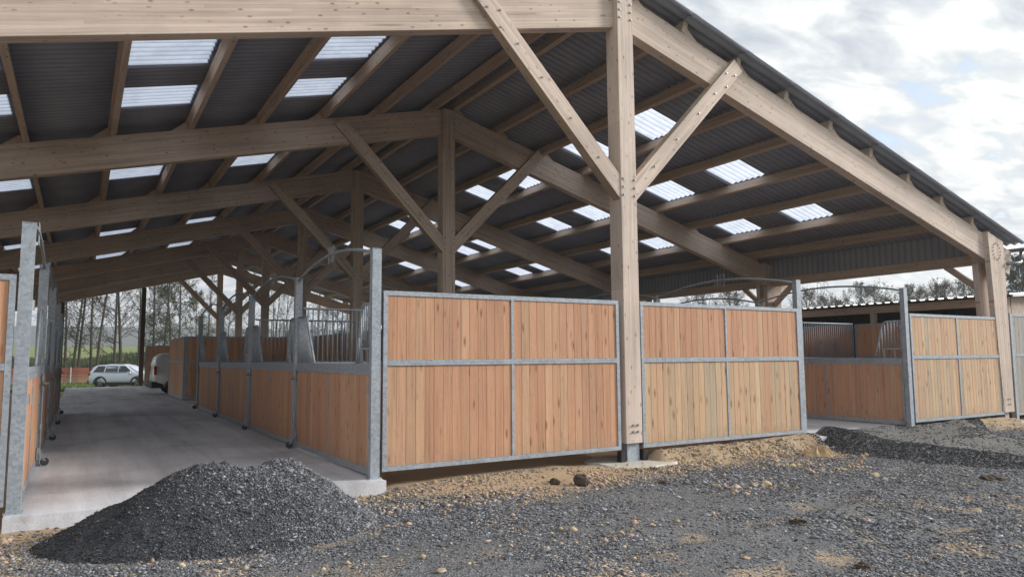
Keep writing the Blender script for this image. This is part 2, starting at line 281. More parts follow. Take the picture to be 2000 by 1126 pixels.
# ------------------------------------------------------------------ mesh helpers
class MB:
    def __init__(s): s.v = []; s.f = []
    def add(s, vs, fs):
        o = len(s.v); s.v += [tuple(v) for v in vs]; s.f += [tuple(i + o for i in f) for f in fs]; return s
    def box(s, x0, x1, y0, y1, z0, z1):
        return s.add([(x0, y0, z0), (x1, y0, z0), (x1, y1, z0), (x0, y1, z0), (x0, y0, z1), (x1, y0, z1), (x1, y1, z1), (x0, y1, z1)],
                     [(3, 2, 1, 0), (4, 5, 6, 7), (0, 1, 5, 4), (1, 2, 6, 5), (2, 3, 7, 6), (3, 0, 4, 7)])
    def bar(s, a, b, w, d, up=(0, 0, 1)):
        a = Vector(a); b = Vector(b); z = (b - a).normalized(); u = Vector(up)
        if abs(z.dot(u)) > 0.95: u = Vector((0, 1, 0))
        x = u.cross(z).normalized() * (w / 2); y = z.cross(x).normalized() * (d / 2)
        vs = [a - x - y, a + x - y, a + x + y, a - x + y, b - x - y, b + x - y, b + x + y, b - x + y]
        return s.add(vs, [(3, 2, 1, 0), (4, 5, 6, 7), (0, 1, 5, 4), (1, 2, 6, 5), (2, 3, 7, 6), (3, 0, 4, 7)])
    def tube(s, path, r, n=6, r1=None, cap=True):
        P = [Vector(p) for p in path]; m = len(P); vs = []; o = []
        for i, p in enumerate(P):
            d = (P[min(i + 1, m - 1)] - P[max(i - 1, 0)]).normalized()
            u = Vector((0, 0, 1)) if abs(d.z) < 0.9 else Vector((1, 0, 0))
            a = u.cross(d).normalized(); b = d.cross(a)
            rr = r if r1 is None else r + (r1 - r) * i / max(1, m - 1)
            for k in range(n):
                t = 2 * math.pi * k / n
                vs.append(p + a * (rr * math.cos(t)) + b * (rr * math.sin(t)))
        fs = []
        for i in range(m - 1):
            for k in range(n):
                k2 = (k + 1) % n; fs.append((i * n + k, i * n + k2, (i + 1) * n + k2, (i + 1) * n + k))
        if cap: fs += [tuple(range(n - 1, -1, -1)), tuple((m - 1) * n + k for k in range(n))]
        return s.add(vs, fs)
    def prism(s, poly, y0, y1):   # polygon in XZ swept along Y
        n = len(poly)
        return s.add([(x, y0, z) for x, z in poly] + [(x, y1, z) for x, z in poly],
                     [tuple(range(n)), tuple(range(2 * n - 1, n - 1, -1))] + [(i, i + n, (i + 1) % n + n, (i + 1) % n) for i in range(n)])
    def mesh(s, name, smooth=False):
        me = bpy.data.meshes.new(name); me.from_pydata(s.v, [], s.f); me.update()
        import bmesh
        if len(s.f) < 4000:
            b = bmesh.new(); b.from_mesh(me); bmesh.ops.recalc_face_normals(b, faces=b.faces); b.to_mesh(me); b.free()
        if smooth: me.polygons.foreach_set('use_smooth', [True] * len(me.polygons))
        return me
def np_mesh(name, v, f, tone=None, attr='tone', smooth=False):
    me = bpy.data.meshes.new(name); v = np.asarray(v, np.float32); f = np.asarray(f, np.int32); k = f.shape[1]
    me.vertices.add(len(v)); me.vertices.foreach_set('co', v.ravel())
    me.loops.add(f.size); me.loops.foreach_set('vertex_index', f.ravel())
    me.polygons.add(len(f)); me.polygons.foreach_set('loop_start', np.arange(0, f.size, k, dtype=np.int32))
    if tone is not None:
        a = me.attributes.new(attr, 'FLOAT_COLOR', 'POINT'); c = np.ones((len(v), 4), np.float32); c[:, :3] = tone; a.data.foreach_set('color', c.ravel())
    me.update(calc_edges=True)
    if smooth: me.polygons.foreach_set('use_smooth', np.ones(len(f), bool))
    return me
def WM(o):
    return WM(o.parent) @ o.matrix_basis if o.parent else o.matrix_basis.copy()
def T(x, y, z): return Matrix.Translation((x, y, z))
def obj(name, me, material, parent=None, world=None, local=None):
    if isinstance(me, MB): me = me.mesh(name)
    if material is not None and not me.materials: me.materials.append(material if not isinstance(material, str) else M[material])
    o = bpy.data.objects.new(name, me); COL.objects.link(o)
    if parent: o.parent = parent
    if world is not None: o.matrix_basis = (WM(parent).inverted() @ world) if parent else world
    elif local is not None: o.matrix_basis = local
    return o
def tag(o, label=None, cat=None, group=None, kind=None):
    for k, v in (('label', label), ('category', cat), ('group', group), ('kind', kind)):
        if v: o[k] = v
    return o
def thing(name, label, cat, loc=(0, 0, 0), rz=0.0, group=None):
    o = bpy.data.objects.new(name, None); o.empty_display_size = 0.2; COL.objects.link(o)
    o.matrix_basis = T(*loc) @ Matrix.Rotation(rz, 4, 'Z'); return tag(o, label, cat, group, 'thing')
def copy_tree(o, parent=None):
    c = o.copy(); COL.objects.link(c)
    if parent: c.parent = parent
    for ch in KIDS.get(o, list(o.children)): copy_tree(ch, c)
    return c
KIDS = {}
def beam(name, a, b, w, d, material, parent, side=(0, 1, 0), bevel=0.006):
    """straight timber, local Z along its length, local X across (w), local Y (d) along SIDE"""
    a = Vector(a); b = Vector(b); z = (b - a); ln = z.length; z.normalize()
    y = Vector(side); y = (y - z * y.dot(z)).normalized(); x = y.cross(z)
    key = (round(w, 3), round(d, 3), round(ln, 2), bevel)
    me = BEAM.get(key)
    if me is None:
        c = bevel; W2, D2 = w / 2, d / 2
        ring = [(-W2 + c, -D2), (W2 - c, -D2), (W2, -D2 + c), (W2, D2 - c), (W2 - c, D2), (-W2 + c, D2), (-W2, D2 - c), (-W2, -D2 + c)]
        mb = MB(); mb.add([(px, py, 0) for px, py in ring] + [(px, py, ln) for px, py in ring],
                          [tuple(range(7, -1, -1)), tuple(range(8, 16))] + [(i, (i + 1) % 8, (i + 1) % 8 + 8, i + 8) for i in range(8)])
        me = mb.mesh(name); BEAM[key] = me
    if not me.materials: me.materials.append(M[material])
    elif me.materials[0] != M[material]:
        me = me.copy(); me.materials[0] = M[material]
    mw = Matrix(((x.x, y.x, z.x, a.x), (x.y, y.y, z.y, a.y), (x.z, y.z, z.z, a.z), (0, 0, 0, 1)))
    return obj(name, me, None, parent, world=mw)
BEAM = {}
# value noise
_tab = rng.random((256, 256))
def vnoise(x, y):
    xi = np.floor(x).astype(int); yi = np.floor(y).astype(int); fx = x - xi; fy = y - yi
    fx = fx * fx * (3 - 2 * fx); fy = fy * fy * (3 - 2 * fy)
    g = lambda i, j: _tab[i % 256, j % 256]
    return (g(xi, yi) * (1 - fx) + g(xi + 1, yi) * fx) * (1 - fy) + (g(xi, yi + 1) * (1 - fx) + g(xi + 1, yi + 1) * fx) * fy
def fbm(x, y, o=4):
    s = 0; a = 0.5; n = 0
    for i in range(o):
        s = s + a * vnoise(x * 2 ** i + 17.3 * i, y * 2 ** i + 9.1 * i); n += a; a *= 0.5
    return s / n
def sst(x, a, b):
    t = np.clip((x - a) / (b - a), 0, 1); return t * t * (3 - 2 * t)

# ------------------------------------------------------------------ ground
toe_y = [3.1, 4.3, 5.1, 5.7, 6.33, 7.0, 7.65, 8.6, 9.0]; toe_x = [12.2, 11.7, 11.38, 11.15, 10.95, 10.95, 10.9, 11.3, 11.5]
rt_y = [3.0, 5.0, 6.8, 7.3, 8.0, 8.9, 9.2]; rt_x = [14.6, 15.0, 15.4, 15.8, 16.7, 17.9, 18.0]
def ramp_mask(x, y):
    lt = np.interp(y, toe_y, toe_x); rt = np.interp(y, rt_y, rt_x); w = 0.9 + 0.25 * fbm(x * 2, y * 2)
    return sst(x, lt, lt + w) * (1 - sst(x, rt - 1.0, rt)) * (1 - sst(y, 9.0, 9.1))
def gz(x, y):
    x = np.asarray(x, float); y = np.asarray(y, float)
    near = (np.abs(x - 6) < 40) & (y < 60)
    n1 = fbm(x * 0.6 + 40, y * 0.6 + 40); n2 = fbm(x * 3 + 80, y * 3 + 80); n3 = fbm(x * 9 + 11, y * 9 + 60, 3)
    z = -0.165 + 0.05 * (n1 - 0.5) + np.where(near, 0.035 * (n2 - 0.5) + 0.016 * (n3 - 0.5), 0)
    inside = sst(y, 8.75, 8.95) * (1 - sst(y, 47.2, 47.6)) * sst(x, -4.3, -4.1) * (1 - sst(x, 19.1, 19.4))
    z = z * (1 - inside) + inside * (-0.22)
    z = z - (1 - inside) * 0.33 * sst(y, 47.0, 51)
    r2 = np.clip((y - 84) / 160, 0, 1); z = z + r2 * r2 * (3 - 2 * r2) * 6.0
    # earth banks under the front walls
    b1 = sst(x, 3.2, 3.5) * (1 - sst(x, 7.3, 7.6)) * sst(y, 7.9, 8.5) * (1 - sst(y, 12, 13)); z = z * (1 - b1) + b1 * (np.interp(x, [3.3, 4.5, 5.9, 6.6, 7.2], [-0.13, -0.09, -0.085, -0.135, -0.15]) + 0.03 * (n2 - 0.5))
    z = z + 0.03 * (1 - sst(x, 0.2, 0.9)) * sst(y, 7.2, 8.2) * (1 - sst(y, 8.6, 8.8))
    for k_, c_ in ((0, 1), (1.55, 1)):   # wheel ruts across the yard
        rr = y - (3.3 + k_ + 0.16 * (x - 3) + 0.25 * np.sin(x * 0.5 + k_)); z = z - np.where(near, 0.022 * np.exp(-(rr / 0.16) ** 2) - 0.012 * np.exp(-((np.abs(rr) - 0.3) / 0.1) ** 2), 0)
    rough = 0.06 * (fbm(x * 5 + 3, y * 5 + 5) - 0.5) + 0.03 * (n3 - 0.5)
    b2 = sst(x, 7.6, 7.85) * (1 - sst(x, 11.5, 11.65)) * sst(y + 0.25 * (n2 - 0.5), 8.18, 8.62) * (1 - sst(y, 8.78, 8.95))
    z = z * (1 - b2) + b2 * (0.02 + 0.045 * sst(x, 9.8, 11.2) + rough)
    b3 = sst(x, 15.0, 15.4) * (1 - sst(x, 18.7, 18.9)) * sst(y + 0.3 * (n2 - 0.5), 8.1, 8.65) * (1 - sst(y, 8.78, 8.95))
    z = z * (1 - b3) + b3 * (0.01 + rough)
    m = ramp_mask(x, y); top = np.interp(y, [2.5, 4.6, 8.45, 8.7], [-0.16, -0.10, 0.01, 0.01]) + 0.012 * (n2 - 0.5)
    lt = np.interp(y, toe_y, toe_x); rt = np.interp(y, rt_y, rt_x)
    berm = np.exp(-((x - lt - 0.85) / 0.4) ** 2) * (0.05 * sst(y, 4.5, 6.5) + 0.09 * sst(y, 7.5, 8.3)) + np.exp(-((x - rt + 1.0) / 0.5) ** 2) * 0.05 * sst(y, 6.5, 8)
    top = top + berm * (0.6 + 0.8 * n2) + 0.02 * (n3 - 0.5) + 0.012 * np.sin((x - 12.9 + 0.12 * (y - 8)) * 9.0) * sst(x, lt + 1.2, lt + 1.7)
    z = z * (1 - m) + m * np.maximum(top, z)
    return z
def zones(x, y):
    n1 = fbm(x * 0.9 + 5, y * 0.9 + 70); n2 = fbm(x * 2.6 + 15, y * 2.6 + 7)
    lim = np.interp(x, [-8, -0.5, 1.0, 3.2, 5.5, 7.0, 8.2, 9.6, 11, 12.5, 15, 17, 19.5, 25], [1.6, 1.7, 2.0, 1.25, 0.95, 0.9, 0.75, 1.2, 1.3, 0.6, 0.3, 0.5, 0.9, 0.6])
    d = (8.75 - y) / lim
    soil = np.clip(1.02 - 0.5 * d + 0.9 * (n1 - 0.5) + 0.55 * (n2 - 0.5), 0, 1)
    far = sst(y, 4.5, 6.8); soil = soil * far + (1 - far) * np.clip(1.5 * (n2 - 0.40) + .9 * (n1 - .5) + 0.26 * (1 - sst(x, 1.5, 4.5)), 0, 0.56)
    soil = np.where(y > 8.7, 1.0, soil)
    grass = sst(y + 2.0 * (n1 - 0.5), 49.5, 50.7); grass = np.maximum(grass, sst(x, 34, 38)); grass = np.maximum(grass, 1 - sst(x, -16, -12))
    grass = np.maximum(grass, 1 - sst(y, -42, -36))
    m = ramp_mask(x, y); soil = soil * (1 - sst(m, 0.02, 0.25))
    lt = np.interp(y, toe_y, toe_x)
    tread = sst(m, 0.7, 0.98) * sst(x + 0.5 * (n2 - 0.5) - lt, 1.1, 1.5) * np.clip(0.9 + 1.6 * (n2 - 0.40), 0, 1)
    return np.stack([soil, grass, tread], -1)
gx = np.concatenate([-np.geomspace(900, 12, 22), np.arange(-9, -1.5, 0.3), np.arange(-1.5, 13, 0.05), np.arange(13, 21, 0.1), np.arange(21, 30, 0.6), np.geomspace(31, 900, 26)])
gy = np.concatenate([-np.geomspace(900, 8, 20), np.arange(-6, 1.2, 0.3), np.arange(1.2, 9.3, 0.05), np.arange(9.4, 44, 1.2), np.arange(44, 60, 0.8), np.geomspace(61, 900, 40)])
GX, GY = np.meshgrid(gx, gy); GZ = gz(GX, GY)
nx, ny = len(gx), len(gy); idx = np.arange(nx * ny).reshape(ny, nx)
F = np.stack([idx[:-1, :-1], idx[:-1, 1:], idx[1:, 1:], idx[1:, :-1]], -1).reshape(-1, 4)
me = np_mesh('ground', np.stack([GX, GY, GZ], -1).reshape(-1, 3), F, zones(GX, GY).reshape(-1, 3), 'zone', smooth=True)
tag(obj('ground', me, 'ground'), kind='structure')
# far wooded hill
hx = np.linspace(-900, 1500, 90); hy = np.linspace(0, 1, 12); HX, HT = np.meshgrid(hx, hy)
prof = 20 + 22 * fbm(hx * 0.006 + 3, hx * 0 + 2.0, 3) + 8 * fbm(hx * 0.03, hx * 0 + 9.0)
HZ = prof[None, :] * np.sin(HT * np.pi) ** 0.8 - 4; HY = 640 + HT * 320 - 0.00012 * (HX - 100) ** 2
idx = np.arange(HX.size).reshape(HX.shape); F = np.stack([idx[:-1, :-1], idx[:-1, 1:], idx[1:, 1:], idx[1:, :-1]], -1).reshape(-1, 4)
tag(obj('hill', np_mesh('hill', np.stack([HX, HY, HZ], -1).reshape(-1, 3), F, smooth=True), 'hill'), kind='structure')
# slabs
for x0, x1 in ((-0.56, 3.29), (11.38, 14.97)):
    mb = MB(); ys = [8.50, 14.9, 21.4, 27.9, 34.4, 40.9, 47.5]
    for i in range(6): mb.box(x0, x1, ys[i] + (0.01 if i else 0), ys[i + 1] - 0.01, -0.45, -0.004 if i % 2 else -0.005)
    o = tag(obj('concrete_slab', mb, 'concrete'), kind='structure')
mb = MB(); mb.box(3.30, 11.3, 24.4, 47.5, -0.45, -0.006)
tag(obj('concrete_slab', mb, 'concrete'), kind='structure')
def pad(cx, cy, rx, ry, z):
    mb = MB(); n = 28; ring = []
    for k in range(n):
        a = 2 * math.pi * k / n; q = 1 + 0.10 * math.sin(3 * a + cx) + 0.05 * random.uniform(-1, 1)
        ring.append((cx + rx * q * math.cos(a), cy + ry * q * math.sin(a)))
    mb.add([(x, y, z - 0.3) for x, y in ring] + [(x, y, z - 0.02) for x, y in ring] + [(cx + (x - cx) * .96, cy + (y - cy) * .96, z) for x, y in ring],
           [tuple(range(2 * n, 3 * n))] + [(i, (i + 1) % n, (i + 1) % n + n, i + n) for i in range(n)] + [(i + n, (i + 1) % n + n, (i + 1) % n + 2 * n, i + 2 * n) for i in range(n)])
    return tag(obj('concrete_pad', mb, 'pad'), kind='structure')
pad(7.58, 8.80, 0.98, 0.60, -0.115); pad(18.9, 8.85, 0.5, 0.45, -0.09)

# ------------------------------------------------------------------ barn
XR = 7.383; Z0 = 7.478; TZS = {1: 0.2825, -1: 0.2505}; CSS = {k: math.cos(math.atan(v)) for k, v in TZS.items()}; SNS = {k: math.sin(math.atan(v)) for k, v in TZS.items()}
ztop = lambda d, s: Z0 - TZS[s] * d
barn = thing('barn', 'large open timber barn with dark corrugated roof and skylights above the horse boxes', 'barn', (XR, 26.4, 0))
TY = [8.66 + 6.5 * k for k in range(7)]
def bolts(parent, pts, r=0.019, axis=(0, -1, 0)):
    mb = MB(); ax = Vector(axis)
    for q in pts: mb.tube([Vector(q) - ax * 0.01, Vector(q) + ax * 0.022], r, 8)
    me = mb.mesh('bolt_set')
    o = obj('bolt_set', me, 'bolt', parent, world=Matrix.Identity(4)); o['kind'] = 'stuff'; return o
DR = [0.16, 1.41, 2.73, 4.04, 5.36, 6.68, 8.0, 9.28, 10.55]
DL = [0.30, 1.66, 2.97, 4.30, 5.65, 7.0, 8.36, 9.7, 11.0]
cleat_me = MB().prism([(0, 0), (0.34, 0), (0, 0.17)], -0.07, 0.07).mesh('cleat'); cleat_me.materials.append(M['purlin'])
for ti, Y in enumerate(TY):
    # ridge post
    ps = beam('post', (XR, Y + 0.15, 0.16), (XR, Y + 0.15, 7.42), 0.32, 0.30, 'glulam', barn)
    sh = MB(); sh.box(XR - 0.11, XR + 0.13, Y + 0.05, Y + 0.27, -0.2, 0.159); obj('post_shoe', sh, 'galv', ps, world=Matrix.Identity(4))
    pts = [(XR + sx, Y, z) for sx in (-0.11, 0.12) for z in (4.03, 4.16, 4.29, 6.95, 7.08, 7.21)] + [(XR + sx, Y, z) for sx in (-0.03, 0.06) for z in (0.33, 0.43)]
    bolts(ps, pts)
    for s in (-1, 1):
        # rafter (local Y along the barn) with a tail beyond the eave post
        zc = lambda d: Z0 - 0.3125 - TZS[s] * d
        rf = beam('rafter', (XR, Y + 0.21, zc(0)), (XR + s * 12.25, Y + 0.21, zc(12.25)), 0.625 * CSS[s], 0.20, 'glulam', barn)
        # brace from ridge post up to the rafter
        br = beam('brace', (XR + s * 0.05, Y + 0.105, 4.04), (XR + s * 2.66, Y + 0.105, 6.72), 0.275, 0.18, 'glulam', barn)
        bolts(br, [(XR + s * (0.05 + 2.61 * k), Y + 0.015, 4.04 + 2.68 * k) for k in (0.2, 0.4, 0.6, 0.76)] +
              [(XR + s * (0.05 + 2.61 * k) + o * s, Y + 0.015, 4.04 + 2.68 * k + o2) for k, o, o2 in ((0.85, .06, -.06), (0.90, -.06, .06), (0.94, .05, -.05))], 0.016)
        # tapered eave post
        xa, xb = XR + s * 11.69, XR + s * 11.23
        mb = MB(); mb.prism([(xb - 0 * s, 0.12), (xa, 0.12), (XR + s * 11.73, ztop(11.73, s) + .02), (XR + s * 11.03, ztop(11.03, s) + .02)], 0, 0.12)
        me = mb.mesh('post')
        eps = obj('post', me, 'glulam', barn, world=T(0, Y + 0.0, 0))
        me2 = mb.mesh('post'); obj('post', me2, 'glulam', barn, world=T(0, Y + 0.30, 0))
        bolts(eps, [(XR + s * 11.38 + 0.17 * math.cos(a), Y, 3.93 + 0.20 * math.sin(a)) for a in np.arange(14) * 2 * math.pi / 14] + [(XR + s * (11.46 + q), Y, z) for q in (-.05, .05) for z in (0.3, 0.42)], 0.014)
        sh = MB(); sh.box(XR + s * 11.46 - 0.09, XR + s * 11.46 + 0.09, Y + 0.06, Y + 0.40, -0.25, 0.119); obj('post_shoe', sh, 'galv', eps, world=Matrix.Identity(4))
        for d in (DR if s > 0 else DL):
            # cleat under each purlin's lower side
            c, sn = CSS[s], SNS[s]
            ax = Vector((s * c, 0, -sn)); nz = Vector((s * sn, 0, c)); ay = nz.cross(ax)
            q = Vector((XR + s * (d + 0.052), Y + 0.21, ztop(d + 0.052, s)))
            obj('cleat', cleat_me, None, barn, world=Matrix(((ax.x, ay.x, nz.x, q.x), (ax.y, ay.y, nz.y, q.y), (ax.z, ay.z, nz.z, q.z), (0, 0, 0, 1))))
PH = 0.21
for s, D in ((1, DR), (-1, DL)):
    nz = Vector((s * SNS[s], 0, CSS[s]))
    for k, d in enumerate(D):
        for i in range(len(TY)):
            y0 = 8.76 if i == 0 else TY[i] - 0.95; y1 = (TY[i + 1] - 0.955) if i + 1 < len(TY) else 48.2
            q = Vector((XR + s * d, 0, ztop(d, s))) + nz * (PH / 2 + 0.002)
            beam('purlin', (q.x, y0, q.z), (q.x, y1, q.z), 0.10, PH, 'purlin', barn, side=nz, bevel=0.004)
    # eave board that carries the knee braces
    beam('eave_beam', (XR + s * 11.42, 8.80, 3.775), (XR + s * 11.42, 48.0, 3.775), 0.12, 0.25, 'purlin', barn, side=(0, 0, 1))
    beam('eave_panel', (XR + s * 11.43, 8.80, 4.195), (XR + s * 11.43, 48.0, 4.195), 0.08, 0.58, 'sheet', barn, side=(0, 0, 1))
    for i, Y in enumerate(TY):
        for sg in (1, -1):
            if (i == 0 and sg < 0) or (i == 6 and sg > 0): continue
            yy = Y + 0.24
            beam('knee_brace', (XR + s * 11.42, yy + sg * 0.12, 2.98), (XR + s * 11.42, yy + sg * 0.96, 3.68), 0.14, 0.12, 'glulam', barn, side=(1, 0, 0))
# roof sheets
PITCH = 0.177
def sheet(mb, s, d0, d1, y0, y1, lift0, lift1, per=8):
    nw = max(2, int(round((y1 - y0) / PITCH * per))); nz = Vector((s * SNS[s], 0, CSS[s])); o = len(mb.v); ns = 2
    for j, (d, lf) in enumerate(((d0, lift0), (d1, lift1))):
        for i in range(nw + 1):
            y = y0 + (y1 - y0) * i / nw
            h = PH + 0.028 + lf + 0.024 * math.cos(2 * math.pi * y / PITCH)
            mb.v.append((XR + s * d + nz.x * h, y, ztop(d, s) + nz.z * h))
    for i in range(nw): mb.f.append((o + i, o + i + 1, o + nw + 2 + i, o + nw + 1 + i))
SKY_R = {2: None, 4: None, 6: None}; SKY_L = {2: None, 4: None, 6: None}
YR_ = [(11.53, 12.53), (13.78, 14.78), (17.2, 18.2), (19.4, 20.43), (24.25, 25.05), (26.0, 27.05), (31.7, 32.8), (37.6, 38.6)]
YL_ = [(11.14, 12.15), (13.2, 14.4), (17.4, 18.4), (19.35, 20.3), (24.6, 25.7), (29.0, 30.4), (35.6, 37.0)]
for s, D, YS in ((1, DR, YR_), (-1, DL, YL_)):
    mb = MB(); E0, E1 = 8.52, 48.4
    ends = D + [12.45]
    for k in range(9):
        d0 = max(0.0, ends[k] - (0.22 if k == 0 else 0.06)); d1 = ends[k + 1] + (0.10 if k < 8 else 0)
        if k == 0: d0 = 0.03
        a = E0
        if k in (2, 4, 6):
            for (q0, q1) in YS:
                q0 = round(q0 / PITCH) * PITCH; q1 = round(q1 / PITCH) * PITCH
                sheet(mb, s, d0, d1, a, q0, 0.0, 0.012)
                sk = MB(); sheet(sk, s, d0, d1, q0, q1, 0.001, 0.013, 10)
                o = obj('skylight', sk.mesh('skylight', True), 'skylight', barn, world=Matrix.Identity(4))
                a = q1
        sheet(mb, s, d0, d1, a, E1, 0.0, 0.012)
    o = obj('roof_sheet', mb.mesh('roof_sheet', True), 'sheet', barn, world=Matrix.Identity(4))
    so = o.modifiers.new('thickness', 'SOLIDIFY'); so.thickness = 0.007; so.offset = 0
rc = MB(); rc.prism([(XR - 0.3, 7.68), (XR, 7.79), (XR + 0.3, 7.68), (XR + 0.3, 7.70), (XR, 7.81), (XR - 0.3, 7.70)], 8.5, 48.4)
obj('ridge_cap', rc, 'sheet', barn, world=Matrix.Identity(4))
for s in (1, -1):
    g = MB(); x = XR + s * 12.5; zg = ztop(12.5, s) + 0.13; n = 10
    arc = [(x + 0.085 * math.cos(math.pi + math.pi * k / n), zg + 0.085 * math.sin(math.pi + math.pi * k / n)) for k in range(n + 1)]
    g.add([(a, 8.50, b) for a, b in arc] + [(a, 48.4, b) for a, b in arc], [(k, k + 1, k + n + 2, k + n + 1) for k in range(n)])
    g.add([(a, 8.50, b) for a, b in arc], [tuple(range(n + 1))])
    o = obj('gutter', g, 'zinc', barn, world=Matrix.Identity(4)); so = o.modifiers.new('thickness', 'SOLIDIFY'); so.thickness = 0.004
    dp = MB(); dp.tube([(x, 8.62, zg - 0.05), (x, 8.62, zg - 0.25), (x - s * .03, 8.62, zg - 0.33), (x - s * 0.12, 8.62, zg - 0.37), (x - s * 0.72, 8.62, zg - 0.43)], 0.045, 10)
    obj('downpipe', dp.mesh('downpipe', True), 'zinc', barn, world=Matrix.Identity(4))
for x in (-0.93, 3.16):
    beam('post', (x, 47.78, -0.3), (x, 47.78, ztop(abs(x - XR), -1) - 0.64), 0.24, 0.24, 'post_dark', barn)

# ------------------------------------------------------------------ galvanised framed plank walls
def plank_mesh(w, h, th=0.034):
    key = (round(w, 4), round(h, 4)); me = PLK.get(key)
    if me is None:
        c = 0.0035; g = 0.0011; a = w / 2 - g; ring = [(-a, -th / 2 + c), (-a + c, -th / 2), (a - c, -th / 2), (a, -th / 2 + c), (a, th / 2), (-a, th / 2)]
        mb = MB(); mb.add([(x, y, 0) for x, y in ring] + [(x, y, h) for x, y in ring],
                          [tuple(range(5, -1, -1)), tuple(range(6, 12))] + [(i, (i + 1) % 6, (i + 1) % 6 + 6, i + 6) for i in range(6)])
        me = mb.mesh('plank'); PLK[key] = me
    return me
PLK = {}; PLM = {}
def planks(parent, x0, x1, z0, z1, n, material, flip=1, y=0.0):
    w = (x1 - x0) / n; base = plank_mesh(w, z1 - z0); key = (base.name, material); me = PLM.get(key)
    if me is None:
        me = base.copy(); me.materials.clear(); me.materials.append(M[material]); PLM[key] = me
    for i in range(n):
        l = T(x0 + w * (i + 0.5), y + random.uniform(-0.0015, 0.0015), z0)
        if flip < 0: l = l @ Matrix.Rotation(math.pi, 4, 'Z')
        obj('plank', me, None, parent, local=l)
def framed_wall(name, label, cat, loc, rz, length, n_half, mats, group=None, z0=0.075, zt=2.345, zm=1.425, stud=True):
    """local x along the wall, outer face towards -y"""
    t = thing(name, label, cat, loc, rz, group); d = 0.03
    st = 0.055
    obj('rail', MB().box(0, length, -d, d, zt - 0.06, zt), 'galv', t); obj('rail', MB().box(0, length, -d, d, z0, z0 + 0.06), 'galv', t)
    obj('rail', MB().box(st + .001, length - st - .001, -d - .004, d + .004, zm - 0.035, zm - 0.001), 'galv', t); obj('rail', MB().box(st + .001, length - st - .001, -d - .002, d + .002, zm + 0.001, zm + 0.035), 'galv', t)
    for x in (0, length - st): obj('stile', MB().box(x, x + st, -d - .003, d + .003, z0 + 0.061, zt - 0.061), 'galv', t)
    half = length / 2; xs = [(st, length - st)]
    if stud:
        for a, b in ((z0 + .061, zm - .036), (zm + .036, zt - .061)): obj('divider', MB().box(half - .02, half + .02, -d, d, a, b), 'galv', t)
        xs = [(st, half - .02), (half + .02, length - st)]
    ml, mu = mats
    for a, b in xs:
        planks(t, a, b, z0 + .062, zm - .037, n_half, ml); planks(t, a, b, zm + .037, zt - .062, n_half, mu)
    return t
YP = 8.70
framed_wall('stall_wall', 'orange plank front wall of the horse box between the aisle and the central barn post', 'stall wall', (3.30, YP, 0), 0, 3.825, 14, ('plank', 'plank'), 'plank walls along the barn front')
framed_wall('stall_wall', 'front wall with yellowish mixed lower planks just past the central barn post', 'stall wall', (7.567, YP, 0), 0, 3.82, 14, ('plank_pale', 'plank'), 'plank walls along the barn front')
framed_wall('stall_wall', 'pale plank front wall between the second aisle and the tapered eave post', 'stall wall', (14.98, YP, 0), 0, 3.65, 14, ('plank_pale', 'plank_pale'), 'plank walls along the barn front')
framed_wall('stall_wall', 'orange plank front wall cut off by the picture edge beside the gravel heap', 'stall wall', (-4.27, YP, 0), 0, 3.70, 14, ('plank', 'plank'), 'plank walls along the barn front')
# outer and middle walls further in
for k, y in enumerate((8.76, 12.5, 16.4, 20.3)):
    framed_wall('stall_wall', ['outer plank wall of the first box past the second aisle', 'outer plank wall of the second box along the right eave', 'outer plank wall of the third box along the right eave', 'outer plank wall of the fourth box along the right eave'][k], 'stall wall', (18.80, y + 0.04, 0), R(90), 3.66, 12, ('plank', 'plank'), 'outer plank walls')
    framed_wall('stall_wall', ['middle plank wall behind the first aisle door', 'middle plank wall behind the second aisle door', 'middle plank wall behind the third aisle door', 'middle plank wall behind the fourth aisle door'][k], 'stall wall', (7.61, y + 0.06, 0), R(90), (3.66, 3.82, 3.80, 3.80)[k], 12, ('plank', 'plank'), 'middle plank walls')
framed_wall('stall_wall', 'middle plank wall past the last aisle door, seen through the grilles', 'stall wall', (7.61, 24.3, 0), R(90), 3.9, 12, ('plank', 'plank'), 'middle plank walls')
framed_wall('stall_wall', 'farthest middle plank wall near the end box, seen through the grilles', 'stall wall', (7.61, 28.3, 0), R(90), 3.9, 12, ('plank', 'plank'), 'middle plank walls')
# far end boxes beyond the doors
framed_wall('stall_wall', 'pale plank side of the end box facing the aisle, white van behind it', 'stall wall', (3.29, 33.6, 0), R(-90), 4.95, 14, ('plank', 'plank'), 'end box walls')
framed_wall('stall_wall', 'shaded plank end of the end box beyond the fourth aisle door', 'stall wall', (3.32, 28.58, 0), 0, 3.8, 14, ('plank', 'plank'), 'end box walls')
framed_wall('stall_wall', 'reddish plank wall behind the white van at the far end', 'stall wall', (3.32, 47.3, 0), 0, 3.6, 12, ('plank', 'plank'), 'end box walls')

